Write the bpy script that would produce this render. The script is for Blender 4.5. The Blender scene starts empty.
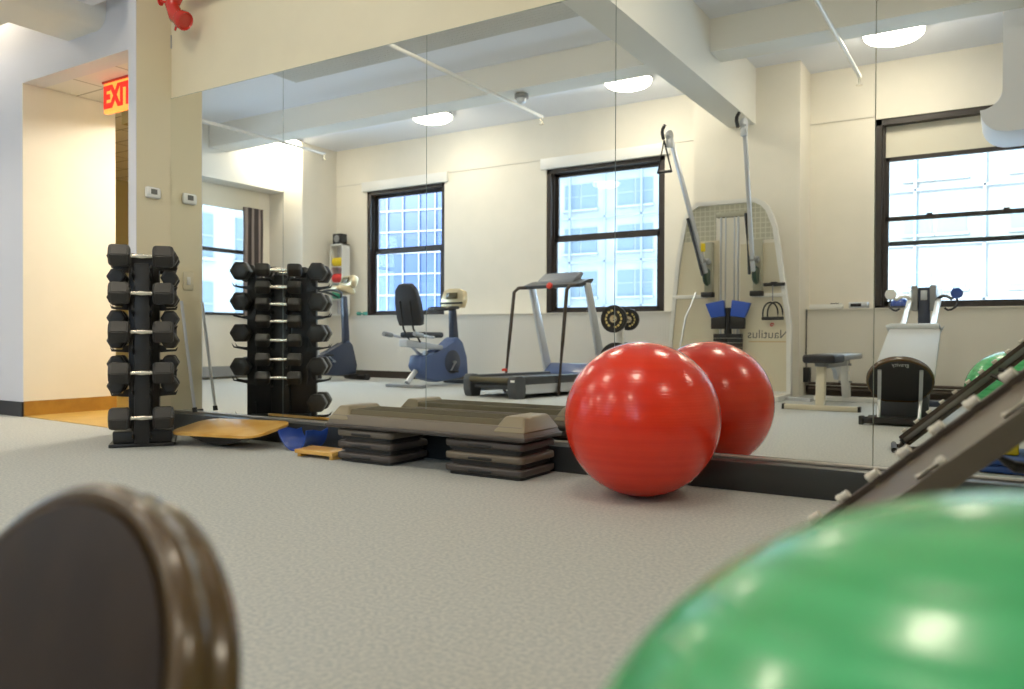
import bpy, bmesh, math, random
from mathutils import Vector, Matrix
random.seed(7)
C = bpy.context.scene.collection
PI = math.pi

# ------------------------------------------------------------------ materials
def mat(name, col, rough=.5, metal=0.0, spec=.5, coat=0.0, emit=None, es=0.0, col2=None, scale=60, bump=0.0, detail=3, lo=.4, hi=.6, bscale=None, trans=0.0, sss=0.0):
    m = bpy.data.materials.new(name); m.use_nodes = True
    nt = m.node_tree; b = nt.nodes['Principled BSDF']
    b.inputs['Base Color'].default_value = (*col, 1)
    b.inputs['Roughness'].default_value = rough
    b.inputs['Metallic'].default_value = metal
    b.inputs['Specular IOR Level'].default_value = spec
    b.inputs['Coat Weight'].default_value = coat
    b.inputs['Coat Roughness'].default_value = .08
    b.inputs['Transmission Weight'].default_value = trans
    b.inputs['Subsurface Weight'].default_value = sss
    if emit:
        b.inputs['Emission Color'].default_value = (*emit, 1); b.inputs['Emission Strength'].default_value = es
    tc = nt.nodes.new('ShaderNodeTexCoord')
    if col2 or bump:
        n = nt.nodes.new('ShaderNodeTexNoise'); n.inputs['Scale'].default_value = scale; n.inputs['Detail'].default_value = detail
        nt.links.new(tc.outputs['Object'], n.inputs['Vector'])
        if col2:
            r = nt.nodes.new('ShaderNodeValToRGB'); r.color_ramp.elements[0].position = lo; r.color_ramp.elements[1].position = hi
            r.color_ramp.elements[0].color = (*col, 1); r.color_ramp.elements[1].color = (*col2, 1)
            nt.links.new(n.outputs['Fac'], r.inputs['Fac']); nt.links.new(r.outputs['Color'], b.inputs['Base Color'])
        if bump:
            if bscale:
                n = nt.nodes.new('ShaderNodeTexNoise'); n.inputs['Scale'].default_value = bscale
                nt.links.new(tc.outputs['Object'], n.inputs['Vector'])
            bp = nt.nodes.new('ShaderNodeBump'); bp.inputs['Strength'].default_value = bump; bp.inputs['Distance'].default_value = .01
            nt.links.new(n.outputs['Fac'], bp.inputs['Height']); nt.links.new(bp.outputs['Normal'], b.inputs['Normal'])
    return m

M = {}
M['carpet'] = mat('carpet', (.40,.42,.42), .8, col2=(.53,.535,.50), scale=75, detail=14, lo=.38, hi=.62, bump=.02, bscale=900, spec=.3)
M['cream'] = mat('cream_paint', (.82,.745,.56), .6, col2=(.80,.725,.545), scale=3, spec=.3)
M['creamwin'] = mat('pale_cream_paint', (.84,.80,.71), .6, col2=(.82,.785,.695), scale=3, spec=.3)
M['pier'] = mat('yellow_ochre_paint', (.77,.69,.50), .6, spec=.3)
M['greywall'] = mat('pale_grey_paint', (.70,.70,.75), .6, spec=.3)
M['ceil'] = mat('ceiling_paint', (.83,.86,.93), .7, spec=.2)
M['beam'] = mat('beam_paint', (.80,.80,.76), .65, spec=.2)
M['convector'] = mat('convector_enamel', (.74,.71,.64), .45, spec=.4)
M['gold'] = mat('golden_wood_floor', (.62,.40,.10), .35, col2=(.55,.34,.08), scale=6)
M['goldtrim'] = mat('golden_wood_trim', (.42,.22,.035), .4, col2=(.36,.18,.03), scale=9)
M['darkbase'] = mat('dark_base_board', (.028,.030,.036), .5)
M['ledge'] = mat('charcoal_ledge', (.034,.037,.038), .28, bump=.05, bscale=120)
M['ledgetop'] = mat('ledge_cap', (.50,.47,.42), .28, metal=.3)
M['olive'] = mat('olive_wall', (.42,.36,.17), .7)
M['white'] = mat('white_plastic', (.82,.82,.80), .35)
M['whitem'] = mat('white_enamel', (.80,.79,.75), .28, coat=.4)
M['creamm'] = mat('cream_enamel', (.72,.66,.50), .3, coat=.3)
M['black'] = mat('black_rubber', (.016,.015,.015), .45, bump=.05, bscale=200)
M['blackfab'] = mat('black_upholstery', (.022,.022,.026), .6, bump=.08, bscale=260)
M['hex'] = mat('dumbbell_rubber', (.026,.024,.022), .42, bump=.1, bscale=60)
M['chrome'] = mat('chrome', (.80,.76,.66), .22, metal=1)
M['steel'] = mat('brushed_steel', (.62,.64,.67), .32, metal=.85)
M['silver'] = mat('silver_paint', (.60,.63,.68), .32, metal=.4)
M['grey'] = mat('grey_plastic', (.30,.31,.32), .4)
M['darkgrey'] = mat('dark_grey_plastic', (.07,.075,.085), .38)
M['consolegrey'] = mat('console_grey_plastic', (.17,.19,.23), .35)
M['navy'] = mat('blue_grey_plastic', (.075,.12,.27), .34, coat=.2)
M['navyd'] = mat('dark_blue_plastic', (.035,.047,.085), .38, coat=.2)
M['blue'] = mat('bright_blue_vinyl', (.03,.10,.52), .35)
M['bluep'] = mat('blue_plastic', (.02,.07,.36), .3, coat=.3)
M['bluemat'] = mat('blue_mat_foam', (.03,.09,.32), .55)
M['red'] = mat('red_paint', (.62,.025,.012), .22, coat=.6)
M['redp'] = mat('red_plastic', (.75,.05,.02), .4)
M['yellow'] = mat('yellow_rubber', (.80,.62,.02), .5)
M['redr'] = mat('red_rubber', (.72,.05,.05), .5)
M['green'] = mat('green_rubber', (.05,.38,.25), .5)
M['wood'] = mat('birch_plywood', (.72,.37,.06), .35, col2=(.80,.47,.12), scale=5, coat=.35)
M['brown'] = mat('brown_frame_paint', (.060,.042,.030), .5)
M['frame'] = mat('dark_bronze_frame', (.035,.027,.024), .4)
M['stepgrey'] = mat('step_plastic', (.165,.135,.10), .45, bump=.06, bscale=300)
M['stepdark'] = mat('riser_plastic', (.075,.062,.055), .42, bump=.05, bscale=300)
M['stepend'] = mat('step_end_plastic', (.25,.205,.125), .4, bump=.06, bscale=300)
M['matolive'] = mat('step_rubber_top', (.125,.105,.060), .75, bump=.3, bscale=500)
M['rack'] = mat('rack_enamel', (.115,.088,.064), .4, coat=.15)
M['roller'] = mat('white_roller_plastic', (.72,.68,.60), .35, coat=.2)
M['pad'] = mat('brown_black_pad', (.026,.014,.009), .55, col2=(.036,.020,.012), scale=9, spec=.3)
M['padrim'] = mat('padded_rim_vinyl', (.085,.045,.012), .26, coat=.4)
M['meshfab'] = mat('grey_mesh_fabric', (.50,.53,.55), .6, bump=.15, bscale=300)
M['curtain'] = mat('dark_striped_curtain', (.10,.085,.085), .8)
M['shade'] = mat('cream_roller_shade', (.82,.78,.66), .8)
M['gold_letter'] = mat('gold_lettering', (.72,.58,.22), .4, metal=.3)
M['goldcon'] = mat('console_silver', (.66,.56,.36), .28, metal=.55)
M['screen'] = mat('console_screen', (.12,.10,.05), .25)
M['letter'] = mat('grey_lettering', (.16,.16,.15), .5)
M['tan'] = mat('tan_stripe', (.62,.47,.28), .5)
M['olivemesh'] = mat('olive_grey_screen', (.42,.41,.32), .6)
M['grille'] = mat('grille_paint', (.62,.63,.62), .5)
M['discgreen'] = mat('dark_green_plastic', (.035,.075,.055), .3)
M['tealp'] = mat('teal_green_plastic', (.08,.36,.28), .4)
M['facadepale'] = mat('pale_limestone', (.27,.27,.26), .8, col2=(.25,.25,.24), scale=.4)
M['facadebrick'] = mat('tan_brick', (.20,.188,.168), .8, col2=(.185,.172,.155), scale=.6)
M['towerglass'] = mat('blue_tower_glass', (.028,.058,.15), .3, col2=(.05,.09,.20), scale=.12, spec=.2)
M['mullion'] = mat('pale_mullion', (.20,.21,.23), .5)
M['winglass'] = mat('far_window_glass', (.13,.155,.175), .3)

def ringed(name, c1, c2, axis, rough, n=46, bump=.25, sss=0, wscale=1.0):
    m = bpy.data.materials.new(name); m.use_nodes = True; nt = m.node_tree; b = nt.nodes['Principled BSDF']
    tc = nt.nodes.new('ShaderNodeTexCoord'); mp = nt.nodes.new('ShaderNodeMapping')
    mp.inputs['Rotation'].default_value = axis
    w = nt.nodes.new('ShaderNodeTexWave'); w.wave_type = 'BANDS'; w.bands_direction = 'Z'; w.wave_profile = 'SIN'
    w.inputs['Scale'].default_value = n; w.inputs['Distortion'].default_value = 0
    nt.links.new(tc.outputs['Object'], mp.inputs['Vector']); nt.links.new(mp.outputs['Vector'], w.inputs['Vector'])
    n2 = nt.nodes.new('ShaderNodeTexNoise'); n2.inputs['Scale'].default_value = 3
    sp = nt.nodes.new('ShaderNodeMapping'); sp.inputs['Scale'].default_value = (.15,.15,9*wscale)
    nt.links.new(mp.outputs['Vector'], sp.inputs['Vector']); nt.links.new(sp.outputs['Vector'], n2.inputs['Vector'])
    r = nt.nodes.new('ShaderNodeValToRGB'); r.color_ramp.elements[0].position = .35; r.color_ramp.elements[1].position = .65
    r.color_ramp.elements[0].color = (*c1,1); r.color_ramp.elements[1].color = (*c2,1)
    nt.links.new(n2.outputs['Fac'], r.inputs['Fac']); nt.links.new(r.outputs['Color'], b.inputs['Base Color'])
    bp = nt.nodes.new('ShaderNodeBump'); bp.inputs['Strength'].default_value = bump; bp.inputs['Distance'].default_value = .0015
    nt.links.new(w.outputs['Fac'], bp.inputs['Height']); nt.links.new(bp.outputs['Normal'], b.inputs['Normal'])
    b.inputs['Roughness'].default_value = rough; b.inputs['Coat Weight'].default_value = .35; b.inputs['Coat Roughness'].default_value = .12
    b.inputs['Subsurface Weight'].default_value = sss
    b.inputs['Subsurface Radius'].default_value = (.05,.05,.05)
    return m
def stripes(m, c2, sc_):
    nt = m.node_tree; b = nt.nodes['Principled BSDF']; tc = nt.nodes.new('ShaderNodeTexCoord'); w = nt.nodes.new('ShaderNodeTexWave'); w.bands_direction = 'Y'; w.inputs['Scale'].default_value = sc_
    r = nt.nodes.new('ShaderNodeValToRGB'); r.color_ramp.elements[0].position = .45; r.color_ramp.elements[1].position = .6
    r.color_ramp.elements[0].color = b.inputs['Base Color'].default_value; r.color_ramp.elements[1].color = (*c2,1)
    nt.links.new(tc.outputs['Object'], w.inputs['Vector']); nt.links.new(w.outputs['Fac'], r.inputs['Fac']); nt.links.new(r.outputs['Color'], b.inputs['Base Color'])
stripes(M['curtain'], (.42,.36,.34), 2.3)
M['redball'] = ringed('red_ball_vinyl', (.80,.030,.004), (.74,.022,.003), (0,0,0), .24, n=26, bump=.18)
M['greenball'] = ringed('green_ball_vinyl', (.085,.52,.20), (.04,.36,.11), (.14,.05,0), .27, n=22, bump=.25, wscale=1.7)

def mirror_mat():
    m = bpy.data.materials.new('silvered_mirror'); m.use_nodes = True; nt = m.node_tree
    b = nt.nodes['Principled BSDF']; b.inputs['Base Color'].default_value = (.93,.95,.93,1); b.inputs['Metallic'].default_value = 1; b.inputs['Roughness'].default_value = 0
    return m
M['mirror'] = mirror_mat()
M['mirroredge'] = mat('mirror_edge', (.25,.30,.27), .3)
def glass_mat():
    m = bpy.data.materials.new('window_glass'); m.use_nodes = True; nt = m.node_tree; nt.nodes.clear()
    o = nt.nodes.new('ShaderNodeOutputMaterial'); mx = nt.nodes.new('ShaderNodeMixShader'); t = nt.nodes.new('ShaderNodeBsdfTransparent'); g = nt.nodes.new('ShaderNodeBsdfGlossy')
    g.inputs['Roughness'].default_value = .02; t.inputs['Color'].default_value = (.93,.97,.97,1)
    f = nt.nodes.new('ShaderNodeFresnel'); f.inputs['IOR'].default_value = 1.3
    nt.links.new(f.outputs[0], mx.inputs[0]); nt.links.new(t.outputs[0], mx.inputs[1]); nt.links.new(g.outputs[0], mx.inputs[2]); nt.links.new(mx.outputs[0], o.inputs[0])
    return m
M['glass'] = glass_mat()
def emis(name, col, s):
    m = bpy.data.materials.new(name); m.use_nodes = True; b = m.node_tree.nodes['Principled BSDF']
    b.inputs['Base Color'].default_value = (*col,1); b.inputs['Emission Color'].default_value = (*col,1); b.inputs['Emission Strength'].default_value = s
    return m
DOME = 24.0
M['dome'] = emis('lit_dome_glass', (1,.89,.70), DOME)
M['corrlamp'] = emis('lit_corridor_lamp', (1,.91,.74), 160.0)
M['exitbg'] = emis('lit_exit_face', (1,.30,.05), 1.1)
M['exitred'] = emis('lit_exit_letters', (.75,.02,.01), .9)
def tile_mat():
    m = mat('ceiling_tiles', (.74,.74,.74), .8)
    nt = m.node_tree; b = nt.nodes['Principled BSDF']; tc = nt.nodes.new('ShaderNodeTexCoord')
    br = nt.nodes.new('ShaderNodeTexBrick'); br.offset = 0; br.inputs['Scale'].default_value = 1
    br.inputs['Color1'].default_value = (.78,.77,.74,1); br.inputs['Color2'].default_value = (.76,.75,.72,1); br.inputs['Mortar'].default_value = (.42,.41,.39,1)
    br.inputs['Mortar Size'].default_value = .010; br.inputs['Brick Width'].default_value = .61; br.inputs['Row Height'].default_value = .30
    nt.links.new(tc.outputs['Object'], br.inputs['Vector']); nt.links.new(br.outputs['Color'], b.inputs['Base Color'])
    return m
M['tiles'] = tile_mat()
def slat_mat():
    m = mat('convector_slats', (.74,.71,.65), .45)
    nt = m.node_tree; b = nt.nodes['Principled BSDF']; tc = nt.nodes.new('ShaderNodeTexCoord')
    w = nt.nodes.new('ShaderNodeTexWave'); w.bands_direction = 'X'; w.inputs['Scale'].default_value = 9
    nt.links.new(tc.outputs['Object'], w.inputs['Vector'])
    bp = nt.nodes.new('ShaderNodeBump'); bp.inputs['Strength'].default_value = .35; bp.inputs['Distance'].default_value = .006
    nt.links.new(w.outputs['Fac'], bp.inputs['Height']); nt.links.new(bp.outputs['Normal'], b.inputs['Normal'])
    return m
M['slats'] = slat_mat()
def screen_mat():
    m = mat('perforated_screen', (.46,.45,.36), .6)
    nt = m.node_tree; b = nt.nodes['Principled BSDF']; tc = nt.nodes.new('ShaderNodeTexCoord')
    br = nt.nodes.new('ShaderNodeTexBrick'); br.offset = 0; br.inputs['Scale'].default_value = 1
    br.inputs['Color1'].default_value = (.46,.45,.35,1); br.inputs['Color2'].default_value = (.49,.48,.37,1); br.inputs['Mortar'].default_value = (.62,.61,.50,1)
    br.inputs['Mortar Size'].default_value = .006; br.inputs['Brick Width'].default_value = .06; br.inputs['Row Height'].default_value = .06
    mp = nt.nodes.new('ShaderNodeMapping'); mp.inputs['Rotation'].default_value = (PI/2,0,0)
    nt.links.new(tc.outputs['Object'], mp.inputs['Vector']); nt.links.new(mp.outputs['Vector'], br.inputs['Vector']); nt.links.new(br.outputs['Color'], b.inputs['Base Color'])
    return m
M['screenmesh'] = screen_mat()

# ------------------------------------------------------------------ mesh builder
def frame_of(d):
    d = Vector(d).normalized(); up = Vector((0,0,1)) if abs(d.z) < .95 else Vector((1,0,0))
    x = d.cross(up).normalized(); y = x.cross(d).normalized(); return x, y, d
class MB:
    def __init__(s): s.bm = bmesh.new()
    def box(s, c, d, rot=None, bev=0.0, seg=2):
        t = bmesh.new(); bmesh.ops.create_cube(t, size=1)
        bmesh.ops.scale(t, vec=d, verts=t.verts)
        if bev: bmesh.ops.bevel(t, geom=list(t.edges), offset=bev, segments=seg, affect='EDGES', profile=.5)
        if rot is not None: bmesh.ops.rotate(t, verts=t.verts, matrix=rot)
        bmesh.ops.translate(t, verts=t.verts, vec=c); return s.merge(t)
    def bb(s, a, b, bev=0.0, seg=2):
        return s.box([(a[i]+b[i])/2 for i in range(3)], [abs(b[i]-a[i]) for i in range(3)], None, bev, seg)
    def merge(s, t):
        me = bpy.data.meshes.new('t'); t.to_mesh(me); t.free(); s.bm.from_mesh(me); bpy.data.meshes.remove(me); return s
    def cyl(s, p0, p1, r0, r1=None, n=16, caps=True):
        if r1 is None: r1 = r0
        p0, p1 = Vector(p0), Vector(p1); x, y, d = frame_of(p1-p0); rings = []
        for p, r in ((p0,r0),(p1,r1)):
            rings.append([s.bm.verts.new(p + (x*math.cos(2*PI*i/n) + y*math.sin(2*PI*i/n))*r) for i in range(n)])
        for i in range(n): s.bm.faces.new((rings[0][i], rings[0][(i+1)%n], rings[1][(i+1)%n], rings[1][i]))
        if caps: s.bm.faces.new(rings[0][::-1]); s.bm.faces.new(rings[1])
        return s
    def tube(s, pts, r, n=10, closed=False, smooth=0):
        P = [Vector(p) for p in pts]
        for _ in range(smooth):
            Q = [] if closed else [P[0]]
            m_ = len(P)
            for i in range(m_ if closed else m_-1):
                a, b = P[i], P[(i+1)%m_]; Q += [a.lerp(b,.25), a.lerp(b,.75)]
            if not closed: Q.append(P[-1])
            P = Q
        m_ = len(P); rings = []; up = None
        for i in range(m_):
            if closed: d = P[(i+1)%m_]-P[i-1]
            else: d = P[min(i+1,m_-1)]-P[max(i-1,0)]
            d.normalize()
            if up is None: x, y, _ = frame_of(d)
            else:
                x = up - d*up.dot(d)
                if x.length < 1e-6: x, y, _ = frame_of(d)
                x.normalize(); y = d.cross(x)
            up = x; rr = r[i] if isinstance(r,(list,tuple)) and len(r)==m_ else (r if not isinstance(r,(list,tuple)) else r[0])
            rings.append([s.bm.verts.new(P[i] + (x*math.cos(2*PI*k/n)+y*math.sin(2*PI*k/n))*rr) for k in range(n)])
        for i in range(m_ if closed else m_-1):
            a, b = rings[i], rings[(i+1)%m_]
            for k in range(n): s.bm.faces.new((a[k], a[(k+1)%n], b[(k+1)%n], b[k]))
        if not closed: s.bm.faces.new(rings[0][::-1]); s.bm.faces.new(rings[-1])
        return s
    def prism(s, poly, p0, u, v, w, bev=0.0, seg=2):
        """polygon of (a,b) in axes u,v from p0, extruded by vector w"""
        t = bmesh.new(); p0, u, v, w = Vector(p0), Vector(u), Vector(v), Vector(w)
        A = [t.verts.new(p0+u*a+v*b) for a,b in poly]; B = [t.verts.new(p0+u*a+v*b+w) for a,b in poly]
        t.faces.new(A[::-1]); t.faces.new(B); n = len(poly)
        for i in range(n): t.faces.new((A[i],A[(i+1)%n],B[(i+1)%n],B[i]))
        if bev: bmesh.ops.bevel(t, geom=list(t.edges), offset=bev, segments=seg, affect='EDGES', profile=.5)
        return s.merge(t)
    def lathe(s, prof, o, axis=(0,0,1), n=40):
        """profile of (radius, height) about axis from o"""
        x, y, d = frame_of(axis); o = Vector(o); rings = []
        for r, h in prof:
            if r < 1e-6: rings.append([s.bm.verts.new(o+d*h)])
            else: rings.append([s.bm.verts.new(o+d*h+(x*math.cos(2*PI*i/n)+y*math.sin(2*PI*i/n))*r) for i in range(n)])
        for a, b in zip(rings, rings[1:]):
            for i in range(n):
                j = (i+1)%n
                if len(a)==1 and len(b)==1: continue
                if len(a)==1: s.bm.faces.new((a[0], b[j], b[i]))
                elif len(b)==1: s.bm.faces.new((a[i], a[j], b[0]))
                else: s.bm.faces.new((a[i],a[j],b[j],b[i]))
        return s
    def sphere(s, c, r, sc=(1,1,1), u=24, v=14):
        t = bmesh.new(); bmesh.ops.create_uvsphere(t, u_segments=u, v_segments=v, radius=r)
        bmesh.ops.scale(t, vec=sc, verts=t.verts); bmesh.ops.translate(t, verts=t.verts, vec=c); return s.merge(t)
    def rot(s, m): bmesh.ops.rotate(s.bm, verts=s.bm.verts, matrix=m); return s
    def build(s, name, m, parent=None, world=False, smooth=35, loc=None):
        bm = s.bm; bmesh.ops.recalc_face_normals(bm, faces=bm.faces)
        if world and parent is not None:
            mw = Matrix.Translation(parent.location) @ parent.rotation_euler.to_matrix().to_4x4()
            bmesh.ops.transform(bm, matrix=mw.inverted(), verts=bm.verts)
        if loc is not None: bmesh.ops.translate(bm, verts=bm.verts, vec=-Vector(loc))
        me = bpy.data.meshes.new(name); bm.to_mesh(me); bm.free()
        me.materials.append(m if not isinstance(m,str) else M[m])
        if smooth:
            for p in me.polygons: p.use_smooth = True
            me.set_sharp_from_angle(angle=math.radians(smooth))
        o = bpy.data.objects.new(name, me); C.objects.link(o)
        if loc is not None: o.location = loc
        if parent is not None: o.parent = parent
        return o

def thing(name, label, cat, loc=(0,0,0), rz=0, group=None):
    o = bpy.data.objects.new(name, None); C.objects.link(o); o.empty_display_size = .1
    o.location = loc; o.rotation_euler = (0,0,rz); return tag(o, label, cat, group)
def tag(o, label, cat, group=None, kind=None):
    o['label'] = label; o['category'] = cat
    if group: o['group'] = group
    if kind: o['kind'] = kind
    return o
def struct(o): o['kind'] = 'structure'; return o
def dup(root, loc=None, rot=None, label=None, group=None):
    r = root.copy(); C.objects.link(r)
    if loc is not None: r.location = loc
    if rot is not None: r.rotation_euler = rot
    if label: r['label'] = label
    if group: r['group'] = group
    for ch in list(root.children):
        c = ch.copy(); C.objects.link(c); c.parent = r
        for g in list(ch.children):
            d = g.copy(); C.objects.link(d); d.parent = c
    return r
def text_obj(txt, size, name, m, parent, loc, rot, extrude=.002, align='CENTER', sx=1.0, off=0.0):
    cu = bpy.data.curves.new('txt','FONT'); cu.body = txt; cu.size = size; cu.extrude = extrude; cu.offset = off; cu.align_x = align; cu.align_y = 'CENTER'
    t = bpy.data.objects.new('txt', cu); C.objects.link(t)
    dg = bpy.context.evaluated_depsgraph_get(); me = bpy.data.meshes.new_from_object(t.evaluated_get(dg))
    bpy.data.objects.remove(t); me.name = name
    me.transform(Matrix.Diagonal((sx,1,1,1)))
    me.materials.clear(); me.materials.append(M[m]); o = bpy.data.objects.new(name, me); C.objects.link(o)
    o.location = loc; o.rotation_euler = rot; o.parent = parent; return o

# ------------------------------------------------------------------ dimensions (metres)
XL, XR = -10.95, 3.9        # side walls
YW = -6.62                  # window wall
ZC = 3.97                   # ceiling
XP = -5.367                 # thermostat wall (pier face)
MT, MBOT = 2.48, .145       # mirror top / bottom

# ------------------------------------------------------------------ room shell
struct(MB().bb((XL-.2,YW-.3,-.12),(XR+.2,.16,0)).build('floor','carpet',smooth=0))
fl = MB(); fl.prism([(-7.15,-.17),(-5.46,-.275),(-5.46,4.2),(-10.6,4.2),(-10.6,.16),(-7.15,.16)], (0,0,.0015), (1,0,0),(0,1,0),(0,0,.004))
struct(fl.build('floor_corridor','gold',smooth=0))
struct(MB().bb((-10.6,.16,-.12),(-5.46,4.2,0)).build('floor_corridor_base','gold',smooth=0))
struct(MB().bb((XL-.2,YW-.3,ZC),(XR+.2,.16,ZC+.2)).build('ceiling','ceil',smooth=0))
# wall with the mirror, and its pier
w = MB(); w.bb((-5.46,.008,0),(XR+.2,.16,ZC)); struct(w.build('wall_mirror','cream',smooth=0))
w = MB(); w.bb((-5.455,-.275,0),(XP,.008,ZC)); w.bb((-5.46,.16,0),(-5.36,4.2,2.86)); struct(w.build('wall_pier','pier',smooth=0))
w = MB(); w.bb((-5.46,-.280,0),(XP-.0005,-.275,ZC)); w.bb((-5.46,-.275,0),(-5.455,.16,ZC)); struct(w.build('wall_pier_end','greywall',smooth=0))
# wall left of the passage plus header over it
w = MB(); w.bb((XL-.2,-.17,0),(-7.16,0,ZC)); w.bb((-7.16,-.17,2.85),(-7.15,0,ZC)); w.bb((-7.15,-.17,2.85),(-5.46,0,ZC)); struct(w.build('wall_front','greywall',smooth=0))
w = MB(); w.bb((-7.27,0,0),(-7.16,.66,2.95)); w.bb((-7.16,-.17,0),(-7.15,.66,2.85)); struct(w.build('wall_corridor','creamwin',smooth=0))
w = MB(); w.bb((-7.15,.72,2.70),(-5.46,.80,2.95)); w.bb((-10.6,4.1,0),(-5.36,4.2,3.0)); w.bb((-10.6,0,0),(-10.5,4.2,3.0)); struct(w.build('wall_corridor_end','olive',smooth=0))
struct(MB().bb((-10.6,0,2.86),(-5.36,4.2,2.96)).build('ceiling_corridor','tiles',smooth=0))
struct(MB().bb((XR,YW-.3,0),(XR+.2,.008,ZC)).build('wall_right','cream',smooth=0))
# baseboards
struct(MB().bb((XL,-.185,0),(-7.15,-.17,.125)).build('baseboard_front','darkbase',smooth=0))
struct(MB().bb((-7.15,-.17,0),(-7.135,.66,.13)).build('baseboard_corridor','goldtrim',smooth=0))
struct(MB().bb((XP,-.28,0),(XP+.012,-.12,.125)).build('baseboard_pier','darkbase',smooth=0))
# window wall: holes (x0,x1,z0,z1)
HW = [(-9.42,-7.75,1.05,3.35),(-5.86,-4.0,1.05,3.35),(-1.36,.55,1.05,3.30)]
w = MB(); x = XL-.2
for (a,b,z0,z1) in HW:
    w.bb((x,YW-.3,0),(a,YW,ZC)); w.bb((a,YW-.3,0),(b,YW,z0)); w.bb((a,YW-.3,z1),(b,YW,ZC)); x = b
w.bb((x,YW-.3,0),(XR+.2,YW,ZC)); struct(w.build('wall_window','creamwin',smooth=0))
# thin moulding line at window-head height
w = MB()
for a,b in ((XL,-9.50),(-7.66,-5.94),(-3.92,-3.40),(-2.10,-1.36)): w.bb((a,YW,3.335),(b,YW+.012,3.35))
struct(w.build('trim_1','convector',smooth=0))
# left wall with its window
LW = (-5.55,-2.6,1.05,3.12)
w = MB(); w.bb((XL-.2,YW,0),(XL,LW[0],ZC)); w.bb((XL-.2,LW[0],0),(XL,LW[1],LW[2])); w.bb((XL-.2,LW[0],LW[3]),(XL,LW[1],ZC)); w.bb((XL-.2,LW[1],0),(XL,-.17,ZC))
struct(w.build('wall_left','creamwin',smooth=0))
# column in the back left corner, column behind the cable machine
struct(MB().bb((XL,YW,0),(-10.14,-5.82,ZC)).build('wall_corner_column','creamwin',smooth=0))
struct(MB().bb((-3.40,YW,0),(-2.10,-6.05,ZC)).build('wall_column','creamwin',smooth=0))
# soffit over left window
struct(MB().bb((XL,-5.82,3.17),(-10.58,-.17,ZC)).build('ceiling_soffit','beam',smooth=0))
# beams
struct(MB().bb((-10.58,-4.66,3.63),(XR,-4.30,ZC)).build('ceiling_beam_long','beam',smooth=0))
struct(MB().bb((-2.95,-6.05,3.29),(-2.62,.008,ZC-.001)).build('ceiling_beam_cross','beam',smooth=0))
# rounded duct on the left, hung in front of the passage wall
def rounded(x0,x1,z0,z1,r,n=8):
    P = [(x0,z1),(x0,z0)]
    for i in range(n+1):
        a = -PI/2 + (PI/2)*i/n; P.append((x1-r+r*math.cos(a), z0+r+r*math.sin(a)))
    P.append((x1,z1)); return P
w = MB(); w.prism(rounded(-6.45,-5.92,3.07,ZC,.13), (0,-1.15,0),(1,0,0),(0,0,1),(0,.98,0))
w.bb((-10.58,-1.15,3.07),(-6.45,-.62,ZC)); struct(w.build('ceiling_duct','beam'))
struct(MB().bb((-5.92,-1.15,3.20),(XP,-.28,3.30)).build('ceiling_lowered','ceil',smooth=0))
# curved bulkhead far right (seen in the mirror)
P = [(1.9,ZC),(1.9,2.62),(-.02,2.62)]
for i in range(9):
    a = -PI/2 - (PI/2)*i/8; P.append((-.02+.22*math.cos(a), 2.84+.22*math.sin(a)))
for i in range(9):
    a = -PI/2 + (PI/2)*i/8; P.append((-.24+.18*math.cos(a), 3.02+.18*math.sin(a)+.0))
P += [(-.06,ZC)]
w = MB(); w.prism(P, (0,-5.7,0),(1,0,0),(0,0,1),(0,.75,0)); struct(w.build('ceiling_bulkhead','ceil'))
# convector covers under the windows
for k,(a,b,m_) in enumerate(((-10.14,-3.40,'slats'),(-2.10,XR,'convector'))):
    root = bpy.data.objects.new('trim_%d'%(k+2), None); C.objects.link(root); struct(root); root.location = ((a+b)/2,-6.5,0)
    MB().bb((a,YW,.12),(b,-6.42,1.035)).build('panel',m_,root,world=True,smooth=0)
    MB().bb((a,YW,0),(b,-6.47,.12)).build('toe_space','brown',root,world=True,smooth=0)
    MB().bb((a,YW,1.035),(b,-6.40,1.05)).build('sill','convector',root,world=True,smooth=0)
w = MB(); w.bb((XL,-5.82,.04),(XL+.18,-2.2,.20)); struct(w.build('baseboard_left','grey',smooth=0))
# ledge under the mirror
root = bpy.data.objects.new('trim_4', None); C.objects.link(root); struct(root); root.location = (-2,-.06,0)
MB().bb((XP,-.118,0),(XR,.008,.133),bev=.004).build('face','ledge',root,world=True)
MB().bb((XP,-.016,.133),(XR,.006,MBOT),bev=.003).build('cap','ledgetop',root,world=True)

# ------------------------------------------------------------------ mirror panels
ords = ['leftmost','second','third','fourth','fifth','sixth','seventh','eighth']
xs = [XP] + [-4.148+1.2192*i for i in range(6)] + [XR-.02]
for i in range(len(xs)-1):
    lab = ['tall mirror panel beside the thermostat wall, leftmost of the row',
           'tall mirror panel behind the step platform, second from the left',
           'tall mirror panel reflecting the treadmill, third from the left',
           'tall mirror panel behind the red exercise ball, fourth from the left',
           'tall mirror panel reflecting the flat bench and inclined frame, fifth from the left',
           'mirror panel past the right edge of view, behind the inclined frame','mirror panel farther right, out of view','last mirror panel at the right wall'][i]
    t = thing('mirror_panel', lab, 'mirror', ((xs[i]+xs[i+1])/2, 0, MBOT), 0, 'frameless mirror panels on the long wall')
    MB().bb((xs[i]+.002,-.0005,MBOT),(xs[i+1]-.002,0,MT)).build('silvered_face','mirror',t,world=True,smooth=0)
    MB().bb((xs[i]+.0012,0,MBOT),(xs[i+1]-.0012,.0078,MT+.003)).build('glass_backing','mirroredge',t,world=True,smooth=0)

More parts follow.
